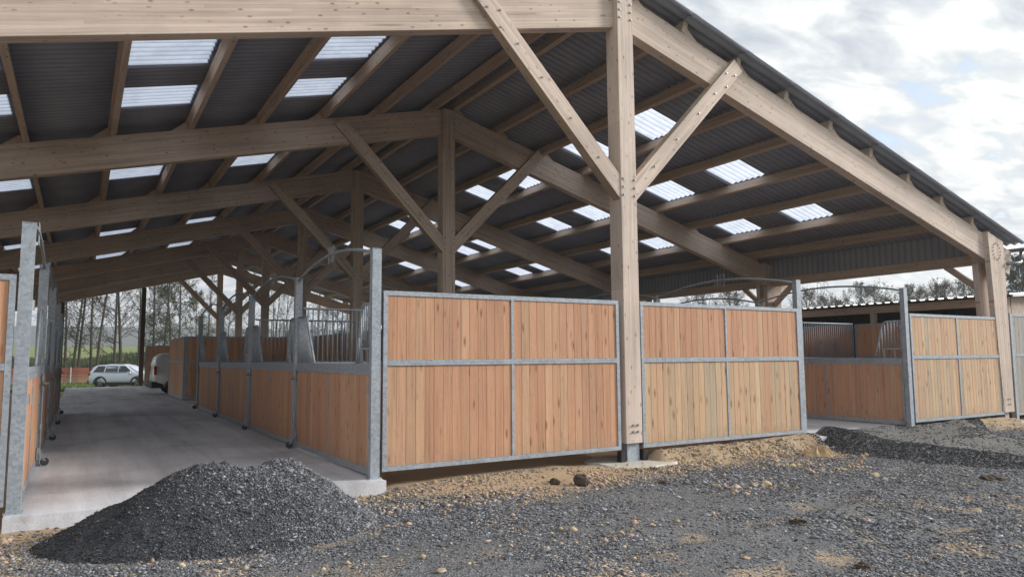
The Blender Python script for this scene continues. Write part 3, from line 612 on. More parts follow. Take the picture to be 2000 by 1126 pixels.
# ------------------------------------------------------------------ aisle fronts: post, arch, door with yoke grille
def bar_path(mb, pts, r, n=7): mb.tube(pts, r, n)
def stall_front(label, s, Ln=3.80, full=True):
    """local x along the aisle from the near post, outward y*s; origin at the post's aisle face on the slab"""
    t = thing('stall_gate', label, 'stall door', group='stall doors along the aisles')
    Y_ = lambda a: a * s
    def bx(mb, x0, x1, y0, y1, z0, z1):
        ya, yb = sorted((Y_(y0), Y_(y1))); return mb.box(x0, x1, ya, yb, z0, z1)
    post = obj('post', bx(bx(MB(), 0, 0.10, -0.12, 0.0, 0.0, 2.875), -0.02, 0.12, -0.14, 0.02, -0.006, 0.012), 'galv', t)
    obj('post_cap', bx(MB(), -0.004, 0.104, -0.124, 0.004, 2.876, 2.883), 'galv', post)
    # arch with wire monogram
    n = 24; pth = []
    for k in range(n + 1):
        u = k / n; x = 0.09 + (Ln - 0.08) * u; pth.append((x, Y_(-0.06), 2.83 + 0.225 * math.sin(math.pi * u) ** 0.85))
    arch = obj('arch', MB().tube(pth, 0.021, 8).mesh('arch', True), 'galv', t)
    em = MB(); cx = 0.09 + (Ln - 0.08) * 0.5; zc = 3.05; yy = Y_(-0.06); q = -s
    def stroke(pp): em.tube([(cx + q * a, yy, zc + b) for a, b in pp], 0.0055, 5)
    arc = lambda ax, az, rx, rz, a0, a1: [(ax + rx * math.cos(R(a)), az + rz * math.sin(R(a))) for a in np.linspace(a0, a1, 9)]
    stroke([(-0.15, -0.13), (-0.15, 0.13)]); stroke(arc(-0.15, 0.065, 0.11, 0.065, 90, -90)); stroke(arc(-0.15, -0.065, 0.12, 0.065, 90, -90))
    stroke([(0.03, -0.13), (0.03, 0.13)]); stroke(arc(0.03, 0.065, 0.11, 0.065, 90, -90)); stroke([(0.05, 0), (0.15, -0.13)])
    obj('emblem', em, 'galv', arch)
    # door
    a, b = 0.125, Ln - 0.03; d0, d1 = -0.085, -0.035
    fr = MB()
    bx(fr, a, b, d0, d1, 0.02, 0.10); bx(fr, a, b, d0 - .002, d1 + .002, 1.275, 1.335); bx(fr, a, b, d0, d1, 1.338, 1.415)
    for x in (a, b - 0.045): bx(fr, x, x + 0.045, d0 - .004, d1 + .004, 0.101, 1.274)
    mid = (a + b) / 2; bx(fr, mid - 0.02, mid + 0.02, d0 - .001, d1 + .001, 0.101, 1.274)
    door = obj('door', fr, 'galv', t)
    ym = Y_((d0 + d1) / 2)
    for p0, p1 in ((a + .046, mid - .021), (mid + .021, b - .046)): planks(door, p0, p1, 0.10, 1.276, 13, 'plank', flip=s, y=ym)
    # yoke grilles at both ends of the door
    for near in (True, False):
        X = (lambda u: a + u) if near else (lambda u: b - u)
        k = MB(); wb, wt, zb, zt_ = (0.62, 0.34, 1.416, 2.19) if near else (1.0, 0.44, 1.416, 2.19)
        pts = [(X(wb), ym, zb)] + [(X(wb + (wt + .11 - wb) * u), ym, zb + (zt_ - .12 - zb) * u) for u in (0.25, 0.5, 0.75, 1.0)] + [(X(wt + .07), ym, zt_ - .035), (X(wt), ym, zt_), (X(0.02), ym, zt_)]
        k.tube(pts, 0.019, 8); k.tube([(X(0.02), ym, zb), (X(0.02), ym, zt_)], 0.022, 8)
        yoke = obj('yoke_frame', k.mesh('yoke_frame', True), 'galv', door)
        for j in range(1, 14):
            u = 0.02 + j * (0.072 if full else .1)
            if u > wb - 0.04: break
            zt2 = zt_ if u < wt else zb + (zt_ - .12 - zb) * max(0, (wb - u) / (wb - wt - .11)) if u > wt + .11 else zt_ - 0.07
            zz0 = 1.625 if (near and u < 0.40) else zb
            if zt2 - zz0 < 0.08: continue
            obj('bar', MB().tube([(X(u), ym, zz0), (X(u), ym, zt2)], 0.0115, 6).mesh('bar', True), 'galv', door)
        if near:
            obj('feed_hatch', MB().bar((X(0.03), ym, 1.61), (X(0.42), ym, 1.61), 0.03, 0.03).bar((X(0.41), ym, 1.42), (X(0.41), ym, 1.594), 0.03, 0.03).bar((X(0.17), ym, 1.42), (X(0.17), ym, 1.594), 0.025, 0.025), 'galv', door)
    # hinges near, latch rod and castor far
    for z in (0.15, 1.10, 2.05):
        h = MB(); h.tube([(0.115, Y_(0.0), z - .05), (0.115, Y_(0.0), z + .05)], 0.022, 8); bx(h, 0.10, 0.19, -0.03, -0.002, z - .02, z + .02); obj('hinge', h, 'bolt', door)
    l = MB(); l.tube([(b - .02, Y_(0.0), 0.2), (b - .02, Y_(0.0), 1.3)], 0.014, 8)
    for z in (0.55, 1.13, 1.24): l.tube([(b - .02, Y_(-0.01), z - .035), (b - .02, Y_(-0.01), z + .035)], 0.032, 8)
    l.tube([(b - .07, Y_(0.01), 1.16), (b - .07, Y_(0.07), 1.16)], 0.022, 8)
    obj('latch', l, 'bolt', door)
    cs = MB(); cxx = b - .05; bx(cs, cxx - .05, cxx + .05, -0.03, -0.01, 0.09, 0.26)
    cs.add([(cxx - .045, Y_(-.01), .25), (cxx + .045, Y_(-.01), .25), (cxx + .035, Y_(.09), .07), (cxx - .035, Y_(.09), .07), (cxx - .045, Y_(-.01), .19), (cxx + .045, Y_(-.01), .19), (cxx + .03, Y_(.05), .07), (cxx - .03, Y_(.05), .07)],
           [(0, 1, 2, 3), (4, 5, 6, 7), (0, 3, 7, 4), (1, 2, 6, 5), (3, 2, 6, 7)])
    cst = obj('castor', cs, 'galv', door)
    w = MB(); w.tube([(cxx - .02, Y_(.07), .055), (cxx + .02, Y_(.07), .055)], 0.055, 14); obj('wheel', w, 'castor_wheel', cst)
    return t
ordn = ['first', 'second', 'third', 'fourth']
spec = [(3.15, 1, [8.68, 12.48, 16.40, 20.28], 'aisle facing door of the {} box counted inwards from the long orange front wall'),
        (-0.43, -1, [8.68, 12.48, 16.40, 20.28], 'door of the {} box along the near side wall left of the aisle'),
        (14.83, 1, [8.68, 12.48], 'shaded door of the {} box inside the second aisle, arch overhead'),
        (11.50, -1, [8.68, 12.48], 'door of the {} box seen from behind, its arch above the yellowish wall')]
proto = {}
for X0, s, ys, lab in spec:
    for i, y in enumerate(ys):
        if s not in proto:
            # outward is local y*s; for local x -> +Y world, local y -> -X world
            o = proto[s] = stall_front(lab.format(ordn[i]), s)
        else:
            o = copy_tree(proto[s]); o['label'] = lab.format(ordn[i])
        o.matrix_basis = T(X0, y, 0) @ Matrix.Rotation(R(90), 4, 'Z')
# last posts closing each row
for x, y, lab in ((3.21, 24.2, 'galvanised end post after the fourth aisle door, right of the aisle'), (-0.49, 24.2, 'galvanised end post after the last door on the near side wall'), (14.89, 16.38, 'galvanised end post closing the second aisle doors'), (11.44, 16.38, 'galvanised end post behind the yellowish wall')):
    o = tag(obj('stall_post', MB().box(-.06, .06, -.05, .05, 0, 2.83).box(-.075, .075, -.065, .065, -.004, .012), 'galv', world=T(x, y, 0)), lab, 'post', 'galvanised end posts')

# partitions between boxes: planks below, bars above
def partition(label, x0, x1, y, solid_from=None):
    t = thing('stall_partition', label, 'stall partition', (x0, y, 0), 0, 'partitions between boxes'); Lw = x1 - x0; d = .025
    fr = MB(); fr.box(0, Lw, -d, d, 0.03, 0.08); fr.box(0, Lw, -d, d, 1.37, 1.43)
    for x in (0, Lw - .05): fr.box(x, x + .05, -d - .002, d + .002, 0.081, 1.369)
    obj('frame', fr, 'galv', t)
    planks(t, .051, Lw - .051, .081, 1.369, 26, 'plank')
    e = Lw if solid_from is None else solid_from
    obj('rail', MB().tube([(0, 0, 2.35), (e, 0, 2.35)], 0.02, 8), 'galv', t)
    nb = int(e / 0.086); me = MB().tube([(0, 0, 1.43), (0, 0, 2.335)], 0.0115, 6).mesh('bar', True); me.materials.append(M['galv'])
    for i in range(1, nb): obj('bar', me, None, t, local=T(i * e / nb, 0, 0))
    if solid_from:
        obj('rail', MB().box(e, Lw, -d, d, 2.22, 2.28), 'galv', t); obj('stile', MB().box(e, e + .06, -d - .002, d + .002, 1.401, 2.219), 'galv', t)
        planks(t, e + .061, Lw, 1.401, 2.219, 4, 'plank')
for x0, x1, sf in ((3.29, 7.3, None), (15.0, 18.74, None), (7.5, 11.36, None)):
    for y, w in ((12.5, 'first'), (16.42, 'second')):
        wh = {3.29: 'barred partition behind the {} aisle door', 15.0: 'barred partition seen through the {} opening past the second aisle', 7.5: 'barred partition of the {} box behind the yellowish wall'}[x0].format(w)
        partition(wh, x0, x1, y, sf)
# black plastic wedges at the foot of the middle post
for x, lab in ((7.16, 'black plastic foot block under the long orange wall beside the central post'), (7.60, 'black plastic foot block under the yellowish wall beside the central post')):
    tag(obj('foot_block', MB().prism([(-.045, 0), (.045, 0), (.035, .17), (-.035, .17)], -.05, .05), 'plinth', world=T(x, 8.72, -0.125)), lab, 'foot block')

# ------------------------------------------------------------------ shed on the right
shed = thing('shed', 'low timber horse shed with corrugated metal roof standing right of the barn', 'shed', (20.1, 9.1, 0))
sx0, sx1, sy0, sy1 = 20.1, 25.5, 9.1, 36.0
rl = MB(); nrib = 110
def roofz(x): return 2.97 + (x - sx0) * 0.06
rw = 0.0
vs = []; yy = sy0 - 0.25
prof = []
while yy < sy1 + 0.2:
    prof += [(yy, 0.0), (yy + 0.05, 0.0), (yy + 0.075, 0.035), (yy + 0.155, 0.035), (yy + 0.18, 0.0)]; yy += 0.25
prof.append((yy, 0.0)); n = len(prof)
rl.add([(sx0 - 0.28, y, roofz(sx0 - 0.28) + h) for y, h in prof] + [(sx1 + .3, y, roofz(sx1 + .3) + h) for y, h in prof], [(i, i + 1, i + n + 1, i + n) for i in range(n - 1)])
o = obj('roof_sheet', rl, 'roofwhite', shed, world=Matrix.Identity(4)); so = o.modifiers.new('thickness', 'SOLIDIFY'); so.thickness = 0.004
beam('eave_beam', (sx0 + .06, sy0, 2.81), (sx0 + .06, sy1, 2.81), 0.10, 0.22, 'purlin', shed, side=(0, 0, 1))
obj('back_wall', MB().box(sx1 - .1, sx1, sy0, sy1, -0.2, roofz(sx1) - .03), 'shed_dark', shed, world=Matrix.Identity(4))
obj('side_wall', MB().box(sx0 + .1, sx1 - .101, sy1 - .1, sy1, -0.2, 2.9), 'shed_dark', shed, world=Matrix.Identity(4))
for y in (12.75, 16.9, 21.0, 25.2, 29.4): beam('post', (sx0 + .06, y, -0.1), (sx0 + .06, y, 2.698), 0.14, 0.14, 'purlin', shed)
beam('post', (sx0 + .09, sy0 + .09, 2.50), (sx0 + .09, sy0 + .09, 2.698), 0.16, 0.16, 'purlin', shed)
obj('stile', MB().box(sx0, sx0 + .12, sy0 - .02, sy0 + .1, -0.18, 2.49), 'galv', shed, world=Matrix.Identity(4))
for z in (2.43, 1.42, -0.05): obj('rail', MB().box(sx0 + .121, sx1, sy0, sy0 + .06, z, z + .06), 'galv', shed, world=Matrix.Identity(4))
sr = shed
for z0, z1, mt, zb in ((0.011, 1.419, 'plank_grey', 0), (1.481, 2.429, 'plank_grey', 0)):
    w = 0.17; me = plank_mesh(w, z1 - z0).copy(); me.materials.clear(); me.materials.append(M[mt])
    for i in range(28): obj('plank', me, None, shed, world=T(sx0 + .121 + w * (i + .5), sy0 + .03, z0))
me = MB().box(0, 4.8, -.015, .015, 0, 0.148).mesh('board'); me.materials.append(M['purlin'])
for i in range(3): obj('board', me, None, shed, world=T(sx0 + .18, sy0 + .02, 2.492 + i * 0.15))
obj('verge', MB().bar((sx0 - .28, sy0 - .24, roofz(sx0 - .28) - .03), (sx1 + .3, sy0 - .24, roofz(sx1 + .3) - .03), 0.03, 0.06), 'roofwhite', shed, world=Matrix.Identity(4))

# ------------------------------------------------------------------ vehicles
def loft(stations, ring):  # stations: list of dict-like rings already (list of (x,y,z) lists)
    mb = MB(); n = len(stations[0]); vs = [p for st in stations for p in st]
    fs = [(i * n + k, i * n + k + 1, (i + 1) * n + k + 1, (i + 1) * n + k) for i in range(len(stations) - 1) for k in range(n - 1)]
    fs += [tuple(range(n - 1, -1, -1)), tuple((len(stations) - 1) * n + k for k in range(n))]
    return mb.add(vs, fs)
def section(x, hw, zb, zs, zt, tuck=0.04, crown=0.03):
    half = [(hw * 0.9, zb), (hw * 0.985, zb + 0.08), (hw, zs), (hw * 0.985, zt - .10), (hw - tuck, zt), (hw * 0.5, zt + crown)]
    return [(x, y, z) for y, z in half] + [(x, 0, zt + crown * 1.2)] + [(x, -y, z) for y, z in reversed(half)]
def car(name, label, cat, paintk, Lc, wb, hw, belt, roof, body_pts, cab_pts, wr, loc, rz, side_glass, van=False):
    t = thing(name, label, cat, loc, rz)
    sts = [section(x, w, zb, 0.55, zt) for x, w, zb, zt in body_pts]
    obj('body', loft(sts, None).mesh('body', True), paintk, t)
    # cabin: rows of (x, halfwidth bottom, halfwidth top, z)
    cs = []
    for x, w0, w1, z in cab_pts: cs.append([(x, w0, belt - .03), (x, (w0 * .45 + w1 * .55), belt + (z - belt) * .6), (x, w1, z - .03), (x, w1 * .6, z + .015), (x, 0, z + .025), (x, -w1 * .6, z + .015), (x, -w1, z - .03), (x, -(w0 * .45 + w1 * .55), belt + (z - belt) * .6), (x, -w0, belt - .03)])
    obj('cabin', loft(cs, None).mesh('cabin', True), paintk, t)
    # side windows: quads slightly proud of the cabin
    zs = [p[3] for p in cab_pts]; xs = [p[0] for p in cab_pts]
    for sg in (1, -1):
        for (xa, xb, xc, xd) in side_glass:
            wa = lambda x, z: (np.interp(x, xs, [p[1] for p in cab_pts]) * (1 - (z - belt) / (roof - belt)) + np.interp(x, xs, [p[2] for p in cab_pts]) * ((z - belt) / (roof - belt))) + 0.012
            z0, z1 = belt + .02, roof - .11
            q = [(xa, sg * wa(xa, z0), z0), (xb, sg * wa(xb, z0), z0), (xc, sg * wa(xc, z1), z1), (xd, sg * wa(xd, z1), z1)]
            vv = [Vector(v) for v in q]; inn = [v - Vector((0, sg * .03, 0)) for v in vv]
            obj('window', MB().add(vv + inn, [(0, 1, 2, 3), (7, 6, 5, 4), (0, 4, 5, 1), (1, 5, 6, 2), (2, 6, 7, 3), (3, 7, 4, 0)]), 'glass', t)
    for xw in (-wb / 2, wb / 2):
        for sg in (1, -1):
            wm = MB().tube([(xw, sg * (hw - .22), wr), (xw, sg * (hw - .01), wr)], wr, 20); wo = obj('wheel', wm, 'rubber', t)
            rm = MB().tube([(xw, sg * (hw - .05), wr), (xw, sg * (hw + .0), wr)], wr * .66, 16)
            rim = MB()
            for kk in range(5):
                aa = 2 * math.pi * kk / 5 + .3; rim.bar((xw, sg * (hw + .004), wr), (xw + wr * .62 * math.cos(aa), sg * (hw + .004), wr + wr * .62 * math.sin(aa)), .06, .02, (0, 1, 0))
            obj('rim', rim, 'trim' if van else 'alloy', wo)
            arch = MB(); na = 12
            for r0, r1 in ((wr + .02, wr + (.07 if van else .12)),):
                vs = []
                for k in range(na + 1):
                    a = math.pi * (k / na) * 1.12 - .06 * math.pi
                    for rr in (r0, r1):
                        for yo in (hw - .08, hw + .018): vs.append((xw + rr * math.cos(a), sg * yo, wr + rr * math.sin(a)))
                fs = []
                for k in range(na):
                    b = 4 * k
                    fs += [(b, b + 1, b + 5, b + 4), (b + 2, b + 3, b + 7, b + 6), (b + 1, b + 3, b + 7, b + 5), (b, b + 2, b + 6, b + 4)]
                arch.add(vs, fs)
            obj('wheel_arch', arch, 'trim', t)
    return t
g0 = float(gz(np.array([2.7]), np.array([59.6]))[0])
suv = car('parked_car', 'silver SUV parked on the grass beyond the end of the aisle', 'car', 'silver', 4.6, 2.69, 0.925, 1.13, 1.70,
    [(-2.30, .72, .38, .98), (-2.22, .84, .30, 1.08), (-1.9, .91, .26, 1.12), (-1.0, .925, .24, 1.09), (0.6, .925, .24, 1.08), (1.15, .92, .24, 1.09), (1.85, .90, .26, 1.04), (2.18, .85, .30, .97), (2.30, .72, .36, .86)],
    [(-2.20, .82, .66, 1.22), (-2.02, .86, .68, 1.52), (-1.75, .88, .69, 1.66), (-0.9, .90, .70, 1.72), (0.0, .90, .70, 1.71), (0.42, .89, .68, 1.64), (1.20, .85, .60, 1.10)], 0.375, (2.98, 59.6, g0), R(-33),
    [(-1.92, -1.12, -1.08, -1.62), (-1.02, -0.12, -0.12, -0.99), (-0.05, 0.93, 0.36, -0.05)])
obj('windscreen', MB().add([(1.23, .74, 1.09), (1.23, -.74, 1.09), (.50, -.57, 1.585), (.50, .57, 1.585), (1.20, .74, 1.07), (1.20, -.74, 1.07), (.47, -.57, 1.565), (.47, .57, 1.565)], [(0, 1, 2, 3), (4, 5, 6, 7), (0, 1, 5, 4), (2, 3, 7, 6), (1, 2, 6, 5), (0, 3, 7, 4)]), 'windscreen', suv)
for sg in (1, -1):
    obj('headlight', MB().box(2.02, 2.20, sg * .72 - .12, sg * .72 + .12, .78, .88), 'lamp', suv)
    obj('tail_light', MB().box(-2.28, -2.12, sg * .74 - .11, sg * .74 + .11, .92, 1.08), 'redlamp', suv)
    mr = MB().box(.72, .90, sg * 1.0 - .1, sg * 1.0 + .1, 1.05, 1.2); obj('mirror', mr, 'silver', suv)
    obj('sill', MB().box(-.95, .95, sg * .92 - .03, sg * .92 + .02, .22, .44), 'trim', suv)
obj('grille', MB().box(2.16, 2.29, -.52, .52, .48, .74), 'trim', suv); obj('bumper', MB().box(2.0, 2.31, -.74, .74, .26, .40), 'trim', suv)
obj('rear_bumper', MB().box(-2.36, -2.1, -.78, .78, .32, .56), 'trim', suv)
for sg in (1, -1): obj('roof_rail', MB().bar((-1.6, sg * .6, 1.69), (.2, sg * .6, 1.71), .03, .03), 'trim', suv)
van = car('parked_van', 'white delivery van parked beside the end box with its tail towards the aisle', 'van', 'white', 4.4, 2.7, 0.90, 1.02, 1.80,
    [(-2.12, .80, .42, 1.00), (-2.05, .88, .30, 1.03), (-1.2, .90, .26, 1.03), (0.6, .90, .24, 1.03), (1.3, .90, .24, 1.0), (1.9, .86, .28, .92), (2.2, .66, .36, .76)],
    [(-2.10, .87, .80, 1.30), (-2.02, .885, .76, 1.62), (-1.8, .89, .72, 1.76), (-1.1, .89, .72, 1.81), (0.2, .89, .70, 1.80), (0.7, .88, .64, 1.68), (1.45, .84, .58, 1.06)], 0.31, (4.92, 35.75, -0.004), R(2),
    [(0.15, 1.15, .62, .15)], van=True)
for sg in (1, -1): obj('tail_light', MB().box(-2.14, -2.04, sg * .85 - .05, sg * .85 + .05, .86, 1.24), 'redlamp', van)
obj('rear_bumper', MB().box(-2.22, -1.75, -.88, .88, .28, .56), 'trim', van)

# ------------------------------------------------------------------ red board fence far left
fence = thing('board_fence', 'red brown board fence behind the silver car', 'fence', (-4, 74, -0.5))
gzf = lambda x, y: float(gz(np.array([x]), np.array([y]))[0])
for k in range(5):
    beam('board', (-11, 74, -0.42 + k * 0.27 + .1), (2.5, 75.0, -0.42 + k * 0.27 + .1), 0.23, 0.035, 'red_board', fence, side=(0, 1, 0))
for x in (-11, -8.3, -5.6, -2.9, -0.2, 2.5): beam('post', (x, 74.1 + (x + 11) * .074, -0.7), (x, 74.1 + (x + 11) * .074, 1.05), 0.12, 0.12, 'red_board', fence)
tag(obj('marker_post', MB().bar((-0.55, 73.4, -0.55), (-0.55, 73.4, 0.95), .09, .09), M['lamp']), 'pale marker post in front of the red board fence', 'post')

# ------------------------------------------------------------------ trees
def tree_mesh(seed, H=14.0, spread=3.2, base=0.15, nb=34, sec=6, tw=5, leaf=900, lsize=0.16, lean=0.03, forks=1, conif=False):
    r = random.Random(seed); tr = MB(); cr = MB(); lf_v = []; lf_f = []
    def rv(a): return Vector((r.uniform(-a, a), r.uniform(-a, a), r.uniform(-a, a)))
    tips = []
    for fk in range(forks):
        dx = Vector((r.uniform(-lean, lean) + (fk - (forks - 1) / 2) * .06, r.uniform(-lean, lean), 1)); P = []; p = Vector(((fk - (forks - 1) / 2) * .25, 0, -.3)); n = 9
        for i in range(n + 1):
            P.append(p.copy()); p = p + dx.normalized() * ((H + .3) / n); dx += rv(0.035); dx.z = 1
        r0 = H * 0.0095 * (0.8 if forks > 1 else 1); tr.tube(P, r0, 7, 0.03)
        for k in range(nb):
            u = base + (1 - base) * ((k + r.random()) / nb) ** 0.9; u = min(u, .985)
            f = u * n; i = min(int(f), n - 1); q = P[i].lerp(P[i + 1], f - i); az = r.uniform(0, 6.283)
            prof_ = (math.sin(math.pi * min(1, (u - base) / (1 - base) * .82 + .16)) ** .7) if not conif else (1.02 - u) ** .8
            ln = spread * prof_ * r.uniform(.65, 1.1); el = r.uniform(.25, .75) + .5 * u if not conif else r.uniform(-.1, .3)
            d = Vector((math.cos(az) * math.cos(el), math.sin(az) * math.cos(el), math.sin(el)))
            pts = [q]; c = q.copy()
            for j in range(4): c = c + d * (ln / 4); pts.append(c.copy()); d = (d + rv(.18) + Vector((0, 0, .05 if not conif else -.02))).normalized()
            rb = max(0.018, r0 * .32 * (1 - u * .75)); (tr if rb > .03 else cr).tube(pts, rb, 4, .012, cap=False)
            for m_ in range(sec):
                g = r.uniform(.25, 1.0) * 4; gi = min(int(g), 3); s0 = pts[gi].lerp(pts[gi + 1], g - gi)
                d2 = (d + rv(.9)).normalized(); l2 = ln * r.uniform(.22, .45); e = s0 + d2 * l2 * .5; e2 = e + (d2 + rv(.3)).normalized() * l2 * .5
                cr.tube([s0, e, e2], .014, 3, .007, cap=False)
                for w_ in range(tw):
                    a0 = s0.lerp(e2, r.uniform(.3, 1)); d3 = (d2 + rv(.9)).normalized(); b0 = a0 + d3 * r.uniform(.2, .55)
                    cr.tube([a0, b0], .009, 3, .005, cap=False); tips.append(b0); tips.append(a0.lerp(b0, .6))
    for i in range(min(leaf, len(tips) * 3)):
        c = r.choice(tips) + rv(.12); a = rv(1).normalized(); b = a.cross(rv(1)).normalized(); s_ = lsize * r.uniform(.6, 1.3)
        o = len(lf_v); lf_v += [c - a * s_ * .5, c + b * s_ * .3, c + a * s_ * .5, c - b * s_ * .3]; lf_f.append((o, o + 1, o + 2, o + 3))
    tm = tr.mesh('trunk', True); tm.materials.append(M['bark'])
    cm = bpy.data.meshes.new('crown'); o = len(cr.v); nf = len(cr.f)
    cm.from_pydata(cr.v + [tuple(v) for v in lf_v], [], cr.f + [tuple(i + o for i in f) for f in lf_f]); cm.update()
    cm.materials.append(M['bark']); mi = np.zeros(len(cm.polygons), np.int32); mi[nf:] = 1
    return tm, cm, mi
TREES = {}
def variant(key, leafm, **kw):
    tm, cm, mi = tree_mesh(**kw); cm.materials.append(M[leafm]); cm.polygons.foreach_set('material_index', mi); TREES[key] = (tm, cm)
variant('bare', 'leaf_autumn', seed=1, H=15, spread=3.0, nb=34, sec=8, tw=5, leaf=700, base=.12)
variant('bare2', 'leaf_autumn', seed=2, H=17, spread=3.3, nb=38, sec=8, tw=5, leaf=1000, base=.2, lean=.08)
variant('fork', 'leaf_autumn', seed=3, H=16, spread=3.0, nb=26, sec=8, tw=5, leaf=900, base=.15, forks=2)
variant('leafy', 'leaf_green', seed=4, H=14, spread=3.6, nb=44, sec=9, tw=6, leaf=3400, lsize=.18, base=.1)
variant('round', 'leaf_autumn', seed=5, H=10, spread=4.2, nb=46, sec=8, tw=6, leaf=2000, lsize=.17, base=.14)
variant('dense', 'leaf_dark', seed=6, H=9.5, spread=3.4, nb=60, sec=9, tw=6, leaf=9000, lsize=.22, base=.06)
def put_tree(key, x, y, sc, label, group, name='tree'):
    z = gzf(x, y); t = thing(name, label, 'tree', (x, y, z - .1), random.uniform(0, 6.28), group); tm, cm = TREES[key]
    m_ = Matrix.Scale(sc, 4); obj('trunk', tm, None, t, local=m_); obj('crown', cm, None, t, local=m_.copy()); return t
def at_old(px, Y):   # x at depth Y for a photo column near the horizon
    d = Vector((0.852 * (px - 1000) + .044 * 130 + .522 * 1422.6, -0.523 * (px - 1000) + .083 * 130 + .848 * 1422.6)); return d.x / d.y * Y
def at(px, Y):
    d = CR * (px - 1000) - CU * 140 + _f * 1403.8; return d.x / d.y * Y
G1 = 'bare trees beyond the far end of the aisle'
rows = [('bare', 128, 78, .95, 'slim bare tree nearest the near side wall, beyond the grass'), ('bare2', 140, 92, 1.0, 'thin leaning bare tree behind the red fence'), ('bare2', 150, 76, .9, 'leaning bare tree right above the car tail'),
        ('fork', 184, 74, 1.1, 'thick twin trunk ivy tree behind the silver car roof'), ('bare', 222, 80, 1.05, 'straight dark trunk tree above the silver car bonnet'), ('bare2', 240, 82, 1.1, 'tall dark trunk tree left of the dark end post'), ('bare', 271, 90, 1.0, 'thin tree just left of the dark end post'),
        ('bare', 300, 84, 1.05, 'bare tree over the white van'), ('leafy', 318, 92, 1.0, 'hazy leafy tree behind the end box'), ('leafy', 350, 84, 1.0, 'tall leafy tree right of the dark end post'), ('bare2', 338, 100, 1.1, 'bare tree behind the leafy one at the far end'), ('leafy', 385, 96, .72, 'low green tree behind the fourth aisle door'),
        ('bare', 405, 110, .95, 'bare tree seen between the last ridge posts'), ('round', 440, 105, .9, 'rounded bare tree seen past the far ridge post'), ('bare2', 480, 100, .9, 'bare tree seen above the third aisle door'), ('fork', 535, 98, .85, 'forked tree seen above the second aisle door'), ('bare', 556, 105, .9, 'slim tree seen left of the galvanised door post'), ('fork', 625, 95, .85, 'forked tree seen through the first door grille'), ('leafy', 655, 98, .85, 'leafy tree seen through the first door grille'), ('bare', 690, 100, .9, 'slim bare tree seen right of the first door grille')]
for key, px, Y, sc, lab in rows: put_tree(key, at(px, Y), Y, sc, lab, G1)
G2 = 'trees beyond the shed'
rows = [('round', 1385, 60, 1.15, 'dense dark tree seen above the yellowish wall'), ('round', 1425, 62, 1.15, 'rounded bare tree seen above the yellowish wall'), ('bare', 1450, 64, .75, 'thin tree left of the shaded eave post'), ('round', 1588, 52, 1.0, 'small round tree next to the second aisle post'), ('round', 1608, 56, .98, 'tree left of the second aisle arch top'), ('round', 1640, 54, .93, 'low tree under the second aisle arch'), ('bare', 1660, 52, .72, 'thin tree under the second aisle arch'), ('leafy', 1682, 50, .80, 'tallest tree under the second aisle arch'), ('round', 1706, 49, 1.02, 'broad tree under the right end of the arch'),
        ('round', 1735, 47, .85, 'low tree behind the arch end post'), ('leafy', 1788, 44, .72, 'leafy tree just right of the arch end post'), ('round', 1812, 43, .93, 'spreading tree above the middle of the shed roof'), ('leafy', 1842, 41, .70, 'bushy tree above the pale wall'), ('round', 1862, 40, .97, 'round tree left of the knee brace'), ('leafy', 1885, 39, .72, 'tree under the knee brace'), ('round', 1912, 37, .9, 'tree partly hidden by the tapered eave post'), ('dense', 2000, 30, .98, 'dark evergreen tree above the shed corner')]
for key, px, Y, sc, lab in rows: put_tree(key, at(px, Y), Y, sc * (.88 if px < 1950 else 1), lab, G2)
# hedge and undergrowth beyond the meadow
def blades(name, pts, h, w, material, label):
    k = len(pts); a = rng.uniform(0, 2 * np.pi, k); hh = h * rng.uniform(.5, 1.4, k); ww = w * rng.uniform(.6, 1.4, k)
    dx = np.cos(a) * ww; dy = np.sin(a) * ww; lx = rng.normal(0, .3, k) * hh; ly = rng.normal(0, .3, k) * hh
    v = np.stack([np.stack([pts[:, 0] - dx, pts[:, 1] - dy, pts[:, 2]], -1), np.stack([pts[:, 0] + dx, pts[:, 1] + dy, pts[:, 2]], -1), np.stack([pts[:, 0] + lx, pts[:, 1] + ly, pts[:, 2] + hh], -1)], 1).reshape(-1, 3)
    o = obj(name, np_mesh(name, v, np.arange(3 * k).reshape(-1, 3)), material); return tag(o, label, kind='stuff')
px_ = rng.uniform(-12, 20, 26000); py_ = 47.5 + 30 * rng.random(26000) ** 1.5; pz_ = gz(px_, py_)
blades('grass', np.stack([px_, py_, pz_ - .02], -1), .16, .05, 'grass', 'green meadow grass beyond the barn')
k = 30000; hx_ = rng.uniform(-14, 60, k); hy_ = 96 + rng.normal(0, 1.6, k); hz_ = gz(hx_, hy_) + rng.random(k) ** .7 * (.3 + 1.5 * np.clip(fbm(hx_ * .35, hx_ * 0 + 4.0) - .4, 0, 1) * 2)
blades('undergrowth', np.stack([hx_, hy_, hz_], -1), 0.45, .12, 'grass', 'scrubby undergrowth below the bare trees')
k = 24000; hx_ = rng.uniform(-14, 60, k); hy_ = 128 + rng.normal(0, 2.4, k); hz_ = gz(hx_, hy_) + rng.random(k) ** .7 * (.5 + 2.2 * np.clip(fbm(hx_ * .2 + 8, hx_ * 0 + 14.0) - .35, 0, 1))
blades('undergrowth', np.stack([hx_, hy_, hz_], -1), .7, .2, 'leaf_green', 'hedge line across the far meadow')

